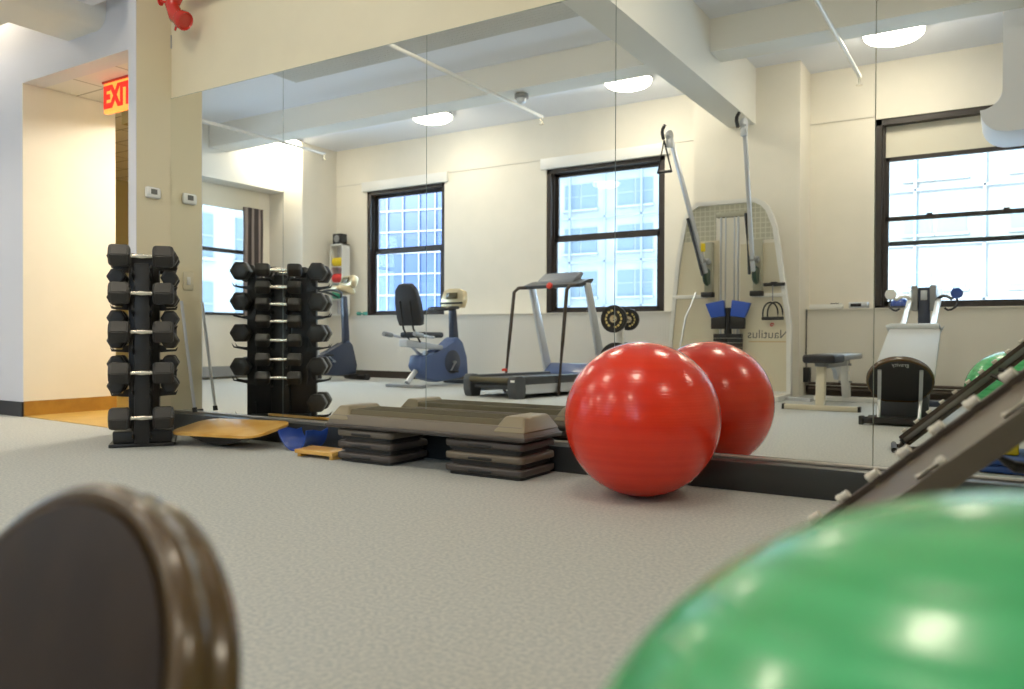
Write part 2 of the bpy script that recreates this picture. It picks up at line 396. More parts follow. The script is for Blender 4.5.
# ------------------------------------------------------------------ windows
def window(n, x0, x1, z0, z1, rail, top=None, low=None):
    """double-hung window in the back wall; frame dark bronze"""
    r = bpy.data.objects.new('window_%d'%n, None); C.objects.link(r); struct(r); r.location = ((x0+x1)/2, YW-.12, z0)
    Y0, Y1 = YW-.20, YW-.02; hd = z1-.15 if top is None else z1
    f = MB(); f.bb((x0,Y0,z0),(x0+.07,Y1,hd)); f.bb((x1-.07,Y0,z0),(x1,Y1,hd)); f.bb((x0,Y0,hd-.07),(x1,Y1,hd)); f.bb((x0,Y0,z0-.01),(x1,Y1,z0+.035))
    f.bb((x0+.07,Y0+.03,z0),(x0+.10,Y0+.07,hd)); f.bb((x1-.10,Y0+.03,z0),(x1-.07,Y0+.07,hd)); f.bb((x0+.07,Y0+.10,z0),(x0+.095,Y0+.125,hd)); f.bb((x1-.095,Y0+.10,z0),(x1-.07,Y0+.125,hd))
    f.build('window_frame','frame',r,world=True,smooth=0)
    if top is None:
        MB().bb((x0-.08,YW-.02,z1-.16),(x1+.08,YW+.05,z1),bev=.006).build('shade_cassette','white',r,world=True)
        ut = hd-.07
    else:
        MB().bb((x0+.07,Y0+.05,top),(x1-.07,Y0+.062,hd-.07)).build('roller_shade','shade',r,world=True,smooth=0); ut = top
    ub = rail if low is None else low
    for (a,b,yy,nm) in ((ub,ut,Y0+.045,'upper_sash'),(z0+.035,rail,Y0+.095,'lower_sash')):
        s_ = MB(); s_.bb((x0+.09,yy-.02,a),(x0+.14,yy+.02,b)); s_.bb((x1-.14,yy-.02,a),(x1-.09,yy+.02,b)); s_.bb((x0+.09,yy-.02,b-.05),(x1-.09,yy+.02,b)); s_.bb((x0+.09,yy-.02,a),(x1-.09,yy+.02,a+.05))
        so = s_.build(nm,'frame',r,world=True,smooth=0)
        MB().bb((x0+.13,yy-.002,a+.04),(x1-.13,yy+.002,b-.04)).build('pane','glass',so,smooth=0).location = -Vector(so.location) - Vector(r.location)
        if nm=='lower_sash':
            for q in (.3,.7):
                xx = x0+(x1-x0)*q; MB().bb((xx-.03,yy+.0,b),(xx+.03,yy+.03,b+.018)).build('sash_lock','frame',so,smooth=0).location = -Vector(r.location)
    return r
window(1,*HW[0],2.16); window(2,*HW[1],2.16); window(3,*HW[2],2.14,top=2.86,low=1.80)
# left wall window
r = bpy.data.objects.new('window_4', None); C.objects.link(r); struct(r); r.location = (XL-.1,-4.0,1.05)
y0,y1,z0,z1 = LW; ym = (y0+y1)/2
f = MB()
for a in (y0,y1-.07,ym-.05): f.bb((XL-.16,a,z0),(XL-.02,a+.07+(.03 if a==ym-.05 else 0),z1))
f.bb((XL-.16,y0,z1-.07),(XL-.02,y1,z1)); f.bb((XL-.16,y0,z0-.01),(XL+.03,y1,z0+.03)); f.build('window_frame','frame',r,world=True,smooth=0)
for a,b in ((y0+.07,ym-.05),(ym+.05,y1-.07)):
    f = MB(); f.bb((XL-.13,a,2.08),(XL-.06,b,2.14)); f.build('meeting_rail','frame',r,world=True,smooth=0)
    MB().bb((XL-.10,a,z0+.03),(XL-.096,b,z1-.07)).build('pane','glass',r,world=True,smooth=0)
MB().bb((XL-.01,y0-.03,2.80),(XL+.015,y1+.02,z1+.03)).build('roller_shade','shade',r,world=True,smooth=0)
# curtain: folded cloth drawn to the column side
cb = MB(); P = []; nf = 44
for i in range(nf+1):
    yy = -5.60+.38*i/nf; P.append((yy, XL+.06+.038*math.sin(i*1.15)))
bm = cb.bm; rows = []
for z in (1.0,1.5,2.0,2.5,2.86):
    rows.append([bm.verts.new((x_+.004*math.sin(z*5+y_*20), y_, z)) for y_,x_ in P])
for a,b in zip(rows,rows[1:]):
    for i in range(nf): bm.faces.new((a[i],a[i+1],b[i+1],b[i]))
o = cb.build('curtain','curtain'); sm = o.modifiers.new('s','SOLIDIFY'); sm.thickness = .006
tag(o,'dark striped curtain gathered at the column side of the left window','curtain')

# ------------------------------------------------------------------ ceiling fittings
def dome_light(x,y,label,r=.30):
    t = thing('ceiling_light', label, 'light', (x,y,ZC), 0, 'round dome lights on the ceiling')
    MB().lathe([(0,0),(r*.55,0),(r*.55,-.03),(r*1.02,-.035),(r*1.02,-.05),(0,-.05)], (0,0,0), n=36).build('base_ring','whitem',t)
    MB().lathe([(r*.98,-.05),(r*.96,-.075),(r*.85,-.105),(r*.62,-.13),(r*.3,-.143),(0,-.147)], (0,0,0), n=36).build('diffuser','dome',t)
    return t
for i,x in enumerate((-10.27,-7.18,-4.08,-1.05)):
    dome_light(x,-5.55 if i else -5.50,['lit dome light nearest the corner column, leftmost in the mirror','lit dome light above the recumbent bike end, second in the mirror','lit dome light above the middle window, third in the mirror','lit dome light above the right hand window, rightmost in the mirror'][i])
dome_light(-7.7,-.40,'small lit dome light in the ceiling recess left of the passage duct',.17)
for i,x in enumerate((-7.18,-4.08,-1.22,1.95)):
    dome_light(x,-2.05,['lit dome light over the passage end of the gym','lit dome light over the dumbbell tower side of the gym','lit dome light over the red ball side of the gym','lit dome light near the right wall over the green ball'][i])
def pipe(x,y0,y1,z,label,drop=True):
    t = thing('sprinkler_pipe', label, 'pipe', (x,y1,z), 0, 'white sprinkler pipes under the ceiling')
    MB().cyl((x,y0,z),(x,y1,z),.022,n=14).build('tube','whitem',t,world=True)
    b = MB(); b.cyl((x,y1+.02,z),(x,y1+.02,z-.06),.018,.014,n=12); b.lathe([(0,-.10),(.035,-.10),(.035,-.095),(.012,-.09),(.012,-.06),(0,-.06)],(x,y1+.02,z),n=16); b.build('sprinkler_head','chrome',t,world=True)
    for yy in (-2.2,y0-.3):
        b = MB(); b.tube([(x-.03,yy,ZC-.002),(x-.03,yy,z-.02),(x-.02,yy,z-.03),(x+.02,yy,z-.03),(x+.03,yy,z-.02),(x+.03,yy,ZC-.002)],.006,n=6)
        b.build('hanger','whitem',t,world=True)
pipe(-5.17,-.6,-5.28,3.56,'white sprinkler pipe running over the treadmill side of the gym')
pipe(-1.40,-.6,-5.69,3.56,'white sprinkler pipe running over the flat bench side of the gym')
pipe(-9.12,-1.4,-5.33,3.56,'white sprinkler pipe nearest the left window')
t = thing('smoke_detector','small grey round detector under the long beam beside the treadmill side pipe','detector',(-5.01,-4.50,3.63))
MB().lathe([(0,0),(.085,0),(.085,-.05),(.07,-.055),(0,-.055)],(0,0,0),n=24).build('base','grey',t)
MB().lathe([(0,-.055),(.062,-.055),(.055,-.10),(.03,-.115),(0,-.115)],(0,0,0),n=24).build('sensor_cap','silver',t)
t = thing('air_grille','long grey slotted air grille in the ceiling near the mirror top edge','grille',(-5.3,-3.2,ZC))
MB().bb((-7.75,-3.46,ZC-.03),(-2.96,-2.95,ZC-.012)).build('backing','grille',t,world=True,smooth=0)
b = MB()
for i in range(9): b.box((-5.35,-3.43+.057*i,ZC-.032),(4.78,.030,.010),Matrix.Rotation(.25,3,'X'))
o = b.build('slats','grille',t,world=True,smooth=0)

# ------------------------------------------------------------------ pier: thermostat, switch, fire pipe, rod
t = thing('thermostat','small white rounded thermostat on the pier wall beside the mirror','thermostat',(XP,-.155,1.75))
MB().bb((0,-.062,-.042),(.028,.062,.042),bev=.018,seg=3).build('housing','white',t)
MB().bb((.0275,-.024,-.012),(.0295,.026,.026)).build('display','letter',t,smooth=0)
t = thing('light_switch','ivory light switch plate low on the pier wall behind the dumbbells','switch',(XP,-.15,1.12))
MB().bb((0,-.045,-.07),(.008,.045,.07),bev=.003).build('plate','creamm',t)
MB().bb((.008,-.016,-.03),(.014,.016,.03),bev=.003).build('rocker','white',t)
t = thing('fire_pipe_valve','glossy red fire pipe valve in the corner above the mirror','valve',(-5.08,-.12,3.0))
b = MB()
b.tube([(-5.02,-.13,3.36),(-5.02,-.135,3.22),(-5.09,-.15,3.15),(-5.115,-.16,3.07),(-5.075,-.155,2.985),(-5.015,-.15,2.955)],[.058,.062,.056,.050,.054,.058]*1,n=16)
b.lathe([(0,-.012),(.062,-.012),(.068,0),(.068,.035),(.058,.045),(.05,.03),(0,.03)],(-5.02,-.15,2.955),(.78,.05,-.45),n=20)
b.lathe([(.0,0),(.075,0),(.078,.02),(.075,.045),(0,.045)],(-5.02,-.133,3.22),(0,0,1),n=20)
b.build('pipe_elbow','red',t,world=True)
MB().tube([(-5.02,-.13,3.20),(-4.93,-.13,3.20),(-4.90,-.13,3.16)],.026,n=10,smooth=1).build('side_outlet','red',t,world=True)
b = MB(); b.cyl((-5.115,-.17,3.09),(-5.19,-.20,3.10),.010); b.lathe([(0,0),(.028,0),(.028,.008),(0,.008)],(-5.19,-.20,3.10),(-1,-.3,0),n=14); b.build('handle','red',t,world=True)
MB().cyl((-5.07,-.15,2.95),(-5.085,-.16,2.885),.010,.007).build('drain_cock','red',t,world=True)
t = thing('wall_pipe','cream painted pipe running along the wall above the mirror','pipe',(-4.2,-.06,3.17))
MB().cyl((-4.98,-.06,3.17),(-2.95,-.06,3.17),.05,n=18).build('tube','cream',t,world=True)
b = MB(); 
for x in (-4.5,-3.4): MB().bb((x-.012,-.115,3.11),(x+.012,.008,3.23),bev=.004).build('bracket','cream',t,world=True)
t = thing('steel_rod','thin grey steel rod leaning up behind the dumbbell tower','rod',(-4.96,-.09,.147))
MB().cyl((-4.96,-.088,.152),(-5.115,-.088,.95),.011,n=10).build('shaft','steel',t,world=True)
MB().lathe([(0,-.004),(.017,-.004),(.017,.03),(0,.03)],(-4.96,-.088,.152),(-.19,0,1),n=12).build('rubber_foot','black',t,world=True)

# ------------------------------------------------------------------ exit sign, corridor things
t = thing('exit_sign','glowing red EXIT sign hanging in the passage','sign',(-6.36,.22,2.86))
MB().bb((-.21,-.02,-.27),(.21,.02,-.015),bev=.004).build('housing','exitbg',t)
MB().bb((-.222,-.03,-.018),(.222,.03,0)).build('canopy','redp',t,smooth=0)
text_obj('EXIT',.25,'lettering','exitred',t,(-.01,-.0225,-.148),(PI/2,0,0),.002,sx=.78,off=.012)
t = thing('framed_picture','small dark framed picture on the dim far wall of the passage','picture',(-9.2,4.085,1.85))
for nm,m_,d in (('picture_frame','brown',.0),('print','olivemesh',.03)):
    MB().bb((-.35+d,-.03-d*.1,-.35+d),(.35-d,.012,.35-d),bev=0 if d else .004).build(nm,m_,t,smooth=0)
t = thing('corridor_ceiling_light','round lit ceiling light inside the passage behind the mirror wall','light',(-6.0,1.25,2.86))
MB().lathe([(0,0),(.2,0),(.2,-.03),(0,-.03)],(0,0,0),n=28).build('base_ring','whitem',t)
MB().lathe([(.18,-.03),(.16,-.07),(.08,-.095),(0,-.1)],(0,0,0),n=28).build('diffuser','corrlamp',t)

# ------------------------------------------------------------------ exercise balls
def ball(name, x, y, r, m, label):
    t = thing(name, label, 'ball', (x,y,0))
    o = MB().sphere((0,0,0), r, u=96, v=64).build('shell', m, t); o.location = (0,0,r)
    MB().lathe([(0,0),(.014,0),(.014,.004),(.009,.006),(0,.006)],(0,0,0),n=16).build('plug','white',t).location = (.0,-r*math.cos(.9)*0, .0)
    return t
t = thing('exercise_ball','large glossy red exercise ball resting against the mirror ledge','ball',(-1.366,-.462,0))
MB().sphere((0,0,0),.340,u=96,v=64).build('shell','redball',t).location = (0,0,.340)
o = MB().lathe([(0,-.004),(.014,-.004),(.014,.003),(.009,.005),(0,.005)],(0,0,0),(-.75,.2,-.63),n=16).build('plug','white',t); o.location = (-.75*.34,.2*.34,.34-.63*.34)
t = thing('exercise_ball','big glossy green exercise ball filling the near right corner','ball',(.03,-3.19,0))
o = MB().sphere((0,0,0),.304,sc=(1.03,1.03,1),u=128,v=80).build('shell','greenball',t); o.location = (0,0,.304)
o = MB().lathe([(0,-.004),(.014,-.004),(.014,.003),(.009,.005),(0,.005)],(0,0,0),(0.9,.3,-.3),n=16).build('plug','white',t); o.location = (.9*.307,.3*.307,.307-.3*.307)

# ------------------------------------------------------------------ dumbbell tower
RX, RY = -4.80, -.585
th = math.atan2(-.60,.80)
rack = thing('dumbbell_tower','black four sided tower rack loaded with hex dumbbells beside the mirror','rack',(RX,RY,0),th)
# local x: towards the camera side, local y: towards the mirror
b = MB(); b.bb((-.262,-.045,.02),(.262,.045,1.15),bev=.008); b.bb((-.07,-.09,.02),(.07,.09,1.17),bev=.006); b.build('column','black',rack)
b = MB(); b.bb((-.25,-.19,.0),(.25,.19,.022),bev=.004); b.bb((-.23,-.17,.022),(.23,.17,.10),bev=.01)
b.build('base','black',rack)
rows_big = [1.195,.965,.725,.470,.190]; rows_mid = [1.19,1.06,.93,.80,.656,.51,.37]
for sx in (1,-1):
    for z in rows_big:
        b = MB()
        for sy in (-1,1):
            b.prism([(.19,-.09),(.36,-.055),(.375,-.02),(.355,-.045),(.30,-.052),(.24,-.05),(.225,-.02),(.19,.03)],(0,sy*.05-.004,z-.062),(sx,0,0),(0,0,1),(0,.008,0))
        b.bb((sx*.19,-.062,z-.12),(sx*.205,.062,z+.0)); b.build('saddle','black',rack,smooth=0)
for sy in (1,-1):
    for z in rows_mid:
        b = MB()
        for sx in (-1,1):
            b.prism([(.045,-.05),(.19,-.04),(.20,-.012),(.185,-.028),(.13,-.03),(.12,-.01),(.045,.02)],(sx*.055-.003,0,z-.02),(0,sy,0),(0,0,1),(.006,0,0))
        b.build('saddle','black',rack,smooth=0)
def dumbbell(R, L, hl, label, loc, rz, group):
    """hex dumbbell lying with its axis along local x"""
    t = thing('dumbbell', label, 'dumbbell', loc, rz, group)
    for s_ in (-1,1):
        b = MB(); n = 6; prof = [(R*.72,hl/2),(R,hl/2+.012),(R,L/2-.014),(R*.80,L/2),(0,L/2)]
        rings = []
        for r_,h in prof:
            if r_ == 0: rings.append([b.bm.verts.new((s_*h,0,0))]); continue
            rings.append([b.bm.verts.new((s_*h, r_*math.cos(PI/3*i+PI/6*0), r_*math.sin(PI/3*i))) for i in range(6)])
        b.bm.faces.new(rings[0])
        for a,c in zip(rings,rings[1:]):
            for i in range(6):
                j=(i+1)%6
                if len(c)==1: b.bm.faces.new((a[i],a[j],c[0]))
                else: b.bm.faces.new((a[i],a[j],c[j],c[i]))
        bmesh.ops.bevel(b.bm, geom=[e for e in b.bm.edges if e.calc_length()>R*.5], offset=R*.07, segments=2, affect='EDGES')
        b.build('head','hex',t,smooth=30)
    MB().lathe([(0,-hl/2-.01),(.014,-hl/2-.01),(.014,-hl/2+.006),(.0135,-hl*.3),(.018,0),(.0135,hl*.3),(.014,hl/2-.006),(.014,hl/2+.01),(0,hl/2+.01)],(0,0,0),(1,0,0),n=16).build('handle','chrome',t)
    return t
def rk(lx,ly,z): return (RX+lx*math.cos(th)-ly*math.sin(th), RY+lx*math.sin(th)+ly*math.cos(th), z)
rown = ['topmost','second from the top','third from the top','fourth from the top','lowest']
proto = None
for side,sx in (('room facing',1),('far',-1)):
    for i,z in enumerate(rows_big):
        if sx==-1 and i==4: continue
        R = .077
        lab = 'big black hex dumbbell on the %s side of the tower, %s' % (side, rown[i])
        if proto is None: proto = dumbbell(R,.37,.125,lab,rk(.285*sx,0,z-.004),th+PI/2,'hex dumbbells on the tower rack')
        else: dup(proto, rk(.285*sx,0,z-.004), (0,0,th+PI/2), lab)
rown7 = ['topmost','second down','third down','middle','third from the bottom','second from the bottom','lowest']
proto = None
for side,sy in (('mirror facing',1),('window facing',-1)):
    for i,z in enumerate(rows_mid):
        lab = 'smaller black hex dumbbell on the %s side of the tower, %s' % (side, rown7[i])
        if proto is None: proto = dumbbell(.056,.34,.13,lab,rk(0,.155*sy,z+.01),th,'smaller hex dumbbells on the tower rack')
        else: dup(proto, rk(0,.155*sy,z+.01), (0,0,th), lab)

# ------------------------------------------------------------------ balance board, blue cradle, wood board by the step
t = thing('balance_board','honey coloured wooden balance board tilted on its rocker by the dumbbell tower','balance board',(-4.225,-.365,0),math.radians(7))
P = []
def rrect(hx,hy,r,n=6):
    Q=[]
    for cx,cy,a0 in ((hx-r,hy-r,0),(-hx+r,hy-r,PI/2),(-hx+r,-hy+r,PI),(hx-r,-hy+r,3*PI/2)):
        for i in range(n+1):
            a=a0+PI/2*i/n; Q.append((cx+r*math.cos(a),cy+r*math.sin(a)))
    return Q
tilt = Matrix.Rotation(math.radians(9.0),3,'X') @ Matrix.Rotation(math.radians(-1),3,'Y')
b = MB(); b.prism(rrect(.37,.185,.10),(0,0,-.009),(1,0,0),(0,1,0),(0,0,.018),bev=.004); b.rot(tilt); o=b.build('deck','wood',t); o.location=(0,0,.108)
for yy in (-.11,.11):
    b = MB(); dd=.075+(.014 if yy>0 else -.014)
    Q=[(-.27,.0)]+[(-.27+.54*i/12,-dd*math.sin(PI*i/12)-.004) for i in range(13)]+[(.27,0)]
    b.prism(Q,(0,yy-.014,0),(1,0,0),(0,0,1),(0,.028,0))
    b.rot(tilt); o=b.build('rocker','black',t,smooth=0); o.location=(0,0,.096)
t = thing('blue_trough','bright blue half round plastic trough lying against the ledge beside the balance board','trough',(-3.70,-.240,0),math.radians(5))
b = MB(); bm=b.bm; rows=[]; n=14
for k,(yy,sc_) in enumerate(((-.10,1.0),(-.03,.93),(.05,.90),(.10,.96))):
    rr=[]
    for lay in (0,1):
        R_=.120-.009*lay
        rr.append([bm.verts.new((R_*sc_*.95*math.cos(PI+PI*i/n), yy, .122+R_*sc_*math.sin(PI+PI*i/n)+.012*math.sin(k*2+i*.5))) for i in range(n+1)])
    rows.append(rr)
for a,c in zip(rows,rows[1:]):
    for l in (0,1):
        for i in range(n): bm.faces.new((a[l][i],a[l][i+1],c[l][i+1],c[l][i]))
    for e in (0,n): bm.faces.new((a[0][e],a[1][e],c[1][e],c[0][e]))
for r_ in (rows[0],rows[-1]):
    for i in range(n): bm.faces.new((r_[0][i],r_[0][i+1],r_[1][i+1],r_[1][i]))
b.build('shell','bluep',t)
t = thing('wooden_slant_board','small flat wooden board on the carpet behind the left riser stack','board',(-3.365,-.41,0),0)
MB().box((0,0,.034),(.30,.15,.022),Matrix.Rotation(math.radians(2),3,'X'),bev=.003).build('panel','wood',t)
for xx in (-.14,.115): MB().bb((xx,-.06,0),(xx+.025,.06,.024)).build('runner','wood',t,smooth=0)

# ------------------------------------------------------------------ step platform on risers
SY0, SY1 = -.470, -.126
def frust(x0,x1,y0,y1,z0,z1,inx,iny,bev=.006):
    b=MB(); bm=b.bm
    A=[bm.verts.new(p) for p in ((x0,y0,z0),(x1,y0,z0),(x1,y1,z0),(x0,y1,z0))]
    B=[bm.verts.new(p) for p in ((x0+inx,y0+iny,z1),(x1-inx,y0+iny,z1),(x1-inx,y1-iny,z1),(x0+inx,y1-iny,z1))]
    bm.faces.new(A[::-1]); bm.faces.new(B)
    for i in range(4): bm.faces.new((A[i],A[(i+1)%4],B[(i+1)%4],B[i]))
    if bev: bmesh.ops.bevel(bm, geom=list(bm.edges), offset=bev, segments=3, affect='EDGES', profile=.5)
    return b
def merge_into(b,c):
    me=bpy.data.meshes.new('t'); c.bm.to_mesh(me); c.bm.free(); b.bm.from_mesh(me); bpy.data.meshes.remove(me); return b
def riser(x0,x1,k,label):
    z=.0635*k
    t = thing('step_riser', label, 'riser block', ((x0+x1)/2,(SY0+SY1)/2,z), 0, 'stacked riser blocks under the step platform')
    hx,hy=(x1-x0)/2,(SY1-SY0)/2
    b=MB(); b.prism([(a,c) for a,c in rrect(hx,hy,.035,4)],(0,0,.016),(1,0,0),(0,1,0),(0,0,.036),bev=.011,seg=3)
    b.build('body','stepgrey' if (k==1 and x0>-3) or (k==2 and x0<-3) else 'stepdark',t)
    b=MB(); b.prism([(a,c) for a,c in rrect(hx-.018,hy-.018,.03,4)],(0,0,0),(1,0,0),(0,1,0),(0,0,.016)); b.build('foot_lip','black',t,smooth=0)
    b=MB(); b.prism([(a,c) for a,c in rrect(hx-.03,hy-.03,.03,4)],(0,0,.052),(1,0,0),(0,1,0),(0,0,.0095)); b.build('top_lug','stepdark',t,smooth=0)
    b=MB(); b.bb((-.08,-hy-.004,.022),(.06,-hy+.012,.036),bev=.003); b.build('grip_slot','black',t)
    return t
for k in range(3):
    nm=['bottom','middle','top'][k]
    riser(-3.205,-2.80,k,'%s dark riser block of the stack nearest the dumbbell tower'%nm)
    riser(-2.45,-1.975,k,'%s brown riser block of the stack nearest the red ball'%nm)
t = thing('step_platform','long brown aerobic step platform with dark ribbed rubber top on two riser stacks','step',(-2.6,(SY0+SY1)/2,.1905))
x0,x1=-3.265,-1.95
b=frust(x0,x1,SY0-.02,SY1+.01,.1905,.212,-.004,-.004,.007); b.build('bottom_lip','stepdark',t,world=True)
b=frust(x0+.004,x1-.004,SY0-.016,SY1+.006,.211,.262,.028,.026,.006); b.build('body','stepgrey',t,world=True)
b=frust(x0+.05,x1-.05,SY0+.028,SY1-.028,.258,.290,.02,.025,.006); b.build('rubber_top','matolive',t,world=True)
for a,c in ((x0+.006,x0+.165),(x1-.195,x1-.006)):
    frust(a,c,SY0-.012,SY1+.002,.232,.308,.040,.060,.012).build('end_cap','stepend',t,world=True)
b=MB()
for i in range(16): b.bb((-3.10+.0,SY0+.066+.012*i,.289),(-2.16,SY0+.071+.012*i,.2925))
o=b.build('ribs','matolive',t,world=True,smooth=0); 

# ------------------------------------------------------------------ inclined frame with white rollers (right)
A0=Vector((-.56,-1.62,.10)); D=Vector((.727,-.176,.664)).normalized(); S=Vector((-.235,-.972,0)).normalized(); S=Vector((-.20,-.93,-.36)).normalized()
N=D.cross(S).normalized(); 
if N.z<0: N=-N
Wd=.30; Lg=1.42
t = thing('inclined_rack','inclined dark brown steel frame lined with white rollers leaning up beside the green ball','rack',(A0.x,A0.y,0))
def chan(off, depth, th_):
    b=MB(); x,y,z=D,S,N
    p=A0+S*off
    b.prism([(0,0),(Lg,0),(Lg,-depth),(0,-depth)],p,D,N,S*th_,bev=.004); return b
chan(0,.024,.020).build('far_rail','brown',t,world=True)
chan(Wd,.046,.026).build('near_rail','rack',t,world=True)
b=MB(); b.prism([(0.02,-.014),(Lg-.02,-.014),(Lg-.02,-.024),(.02,-.024)],A0+S*.022,D,N,S*(Wd-.022)); b.build('tray','rack',t,world=True,smooth=0)
for i in range(15):
    s_=.05+.092*i; p=A0+D*s_
    b=MB(); a=p+N*.009+S*.012-D*.013; c=p+N*.009+S*.012+D*.013
    b.tube([a,a.lerp(c,.1),a.lerp(c,.9),c],.0100,n=12); b.cyl(a-D*.004,a+D*.004,.0118,n=12)
    b.build('roller','roller',t,world=True)
    b=MB(); q=p+S*.03-N*.018; b.cyl(q,q+N*.008,.008,n=8); b.build('stud','chrome',t,world=True)
for i in range(7):
    s_=.10+.195*i; p=A0+D*s_+S*(Wd+.006)
    b=MB(); a=p+N*.004-D*.03; c=p+N*.004+D*.02
    b.tube([a,c],.0065,n=10); b.cyl(c,c+D*.014,.009,n=10); b.build('roller','roller',t,world=True)
b=MB(); top=A0+D*(Lg-.1)
b.tube([top-N*.05,(top.x+.16,top.y,.025)],.02,n=12); b.tube([top+S*Wd-N*.05,(top.x+.16,top.y+S.y*Wd,.025)],.02,n=12); b.tube([(top.x+.16,top.y+.1,.022),(top.x+.16,top.y-.42,.022)],.022,n=12)
b.build('rear_leg','brown',t,world=True)
b=MB(); m_=A0+D*.62; b.tube([m_-N*.04,m_-N*.15+D*.03,A0+D*.80-N*.30],.013,n=8); b.tube([m_-N*.04+D*.05,A0+D*.86-N*.26],.013,n=8); b.build('brace','black',t,world=True)
b=MB(); e=A0+S*.0; b.tube([e-N*.02,(e.x+.06,e.y,.03),(e.x+.16,e.y-.03,.035)],.014,n=8); b.tube([(e.x-.02,e.y+.03,.017),(e.x-.06,e.y+S.y*Wd-.03,.017)],.017,n=12); b.tube([e+S*Wd-N*.04,(e.x-.04,e.y+S.y*Wd,.02)],.015,n=8)
b.build('foot','black',t,world=True)

# blue mat with yellow and black weights near the mirror
t = thing('folded_exercise_mat','blue folded exercise mat on the carpet between the inclined frame and the mirror','mat',(.30,-1.28,0),math.radians(3))
for k in range(2): MB().bb((-.42,-.26,.004+.042*k),(.40+.02*k,.24,.042+.042*k),bev=.015,seg=3).build('layer','bluemat',t)
t = thing('yellow_block','yellow foam block on the folded blue mat','block',(-.015,-1.30,.085))
MB().bb((-.07,-.12,0),(.07,.11,.11),bev=.012).build('body','yellow',t)
MB().bb((-.074,-.05,.02),(-.068,.05,.08),bev=.002).build('end_label','black',t)
t = thing('medicine_ball','dark rubber medicine ball on the folded blue mat','ball',(.20,-1.28,.085))
MB().sphere((0,0,.13),.13,u=32,v=20).build('shell','darkgrey',t)
MB().lathe([(.1285,-.012),(.133,0),(.1285,.012)],(0,0,.13),(.3,.2,1),n=40).build('seam_band','black',t)

# ------------------------------------------------------------------ reformer-like incline trainer beside the camera
GX=-.735
t = thing('incline_trainer','incline sliding board trainer with round black foot plate and white rails','exercise machine',(GX,-3.320,0),PI)
# local +y runs to the windows
slope=math.radians(22.8); dv=Vector((0,math.cos(slope),math.sin(slope))); nv=Vector((0,-math.sin(slope),math.cos(slope)))
pt_=Vector((0,.03,.357)); tl=math.radians(24)   # foot plate centre, leaning
rza=Matrix.Rotation(math.radians(-7.5),3,'Z'); pn=rza@Vector((0,math.cos(tl),math.sin(tl))); pu=rza@Vector((0,-math.sin(tl),math.cos(tl))); px_=rza@Vector((1,0,0))
def plate(rx,ry,prof,cut=-.88):
    b=MB(); bm=b.bm; rings=[]; n=72
    for sc_,h in prof:
        rr=[]
        for i in range(n):
            a=2*PI*i/n; x_=math.cos(a)*(rx+sc_); v_=max(math.sin(a)*(ry+sc_),cut*ry)
            rr.append(bm.verts.new(pt_+px_*x_+pu*v_+pn*h))
        rings.append(rr)
    for a,c in zip(rings,rings[1:]):
        for i in range(n): bm.faces.new((a[i],a[(i+1)%n],c[(i+1)%n],c[i]))
    bm.faces.new(rings[0][::-1]); bm.faces.new(rings[-1]); return b
plate(.247,.205,[(-.02,.030),(-.012,.034),(-.004,.033),(.0,.028),(.002,.016),(-.002,.006),(-.004,.002),(-.002,-.004),(.002,-.012),(.0,-.022),(-.006,-.028),(-.02,-.030)]).build('foot_plate','padrim',t,smooth=60)
plate(.227,.183,[(-.008,.032),(0,.034),(0,.0345)]).build('standing_pad','pad',t)
plate(.229,.186,[(0,-.0301),(0,-.0325)]).build('plate_underside','black',t)
lt = text_obj('gravity',.046,'lettering','grille',t,(0,-.03,.5),(0,0,0),.0005)
xa,ya,za=Vector(px_),Vector(pu),-Vector(pn)
lt.matrix_local=Matrix.Translation(pt_+pu*.155-pn*.0335) @ Matrix((( xa.x,ya.x,xa.cross(ya).x),(xa.y,ya.y,xa.cross(ya).y),(xa.z,ya.z,xa.cross(ya).z))).to_4x4()
for sx in (-1,1):
    ua=pt_+px_*(sx*.15)+pu*.115-pn*.046; ub=pt_+px_*(sx*.15)-pu*.15-pn*.046
    MB().tube([ua,ub,(sx*.148,-.01,.12),(sx*.146,-.05,.04)],.014,n=10).build('upright','steel',t)
b=MB(); b.bb((-.27,-.115,0.012),(.27,-.045,.062),bev=.006); b.bb((-.285,-.12,0),(-.25,-.04,.07),bev=.004); b.bb((.25,-.12,0),(.285,-.04,.07),bev=.004)
b.bb((-.22,-.05,.02),(.22,.25,.05),bev=.005); b.bb((-.26,.2,0),(.26,.26,.05),bev=.005); b.build('base','black',t)
base=Vector((0,.20,.27))
for sx in (-1,1):
    b=MB(); p=base+Vector((sx*.13,0,0)); q=p+dv*2.45
    bx,by=Vector((1,0,0)),nv
    b.prism([(-.026,-.02),(.026,-.02),(.026,.02),(-.026,.02)],p,bx,by,dv*2.40,bev=.006); b.build('rail','whitem',t)
b=MB(); gp=base+dv*.10+nv*.05; b.prism([(-.235,0),(.235,0),(.215,1.02),(-.215,1.02)],gp,(1,0,0),dv,nv*.05,bev=.012); b.build('glide_board','meshfab',t)
b=MB(); hp=base+dv*1.12+nv*.085; b.tube([hp+Vector((-.23,0,0)),hp+Vector((-.2,0,.012)),hp+Vector((.2,0,.012)),hp+Vector((.23,0,0))],.042,n=16); b.build('head_roll','meshfab',t)
b=MB(); b.bb((-.20,1.16,.70),(.20,1.21,.735),bev=.01); b.build('board_end_bar','black',t)
b=MB(); b.bb((-.19,.25,.04),(.19,.32,.30),bev=.01); b.bb((-.06,.95,.05),(.06,1.01,.52),bev=.008); b.bb((-.20,.93,0),(.20,1.03,.05),bev=.006); b.build('support_leg','darkgrey',t)
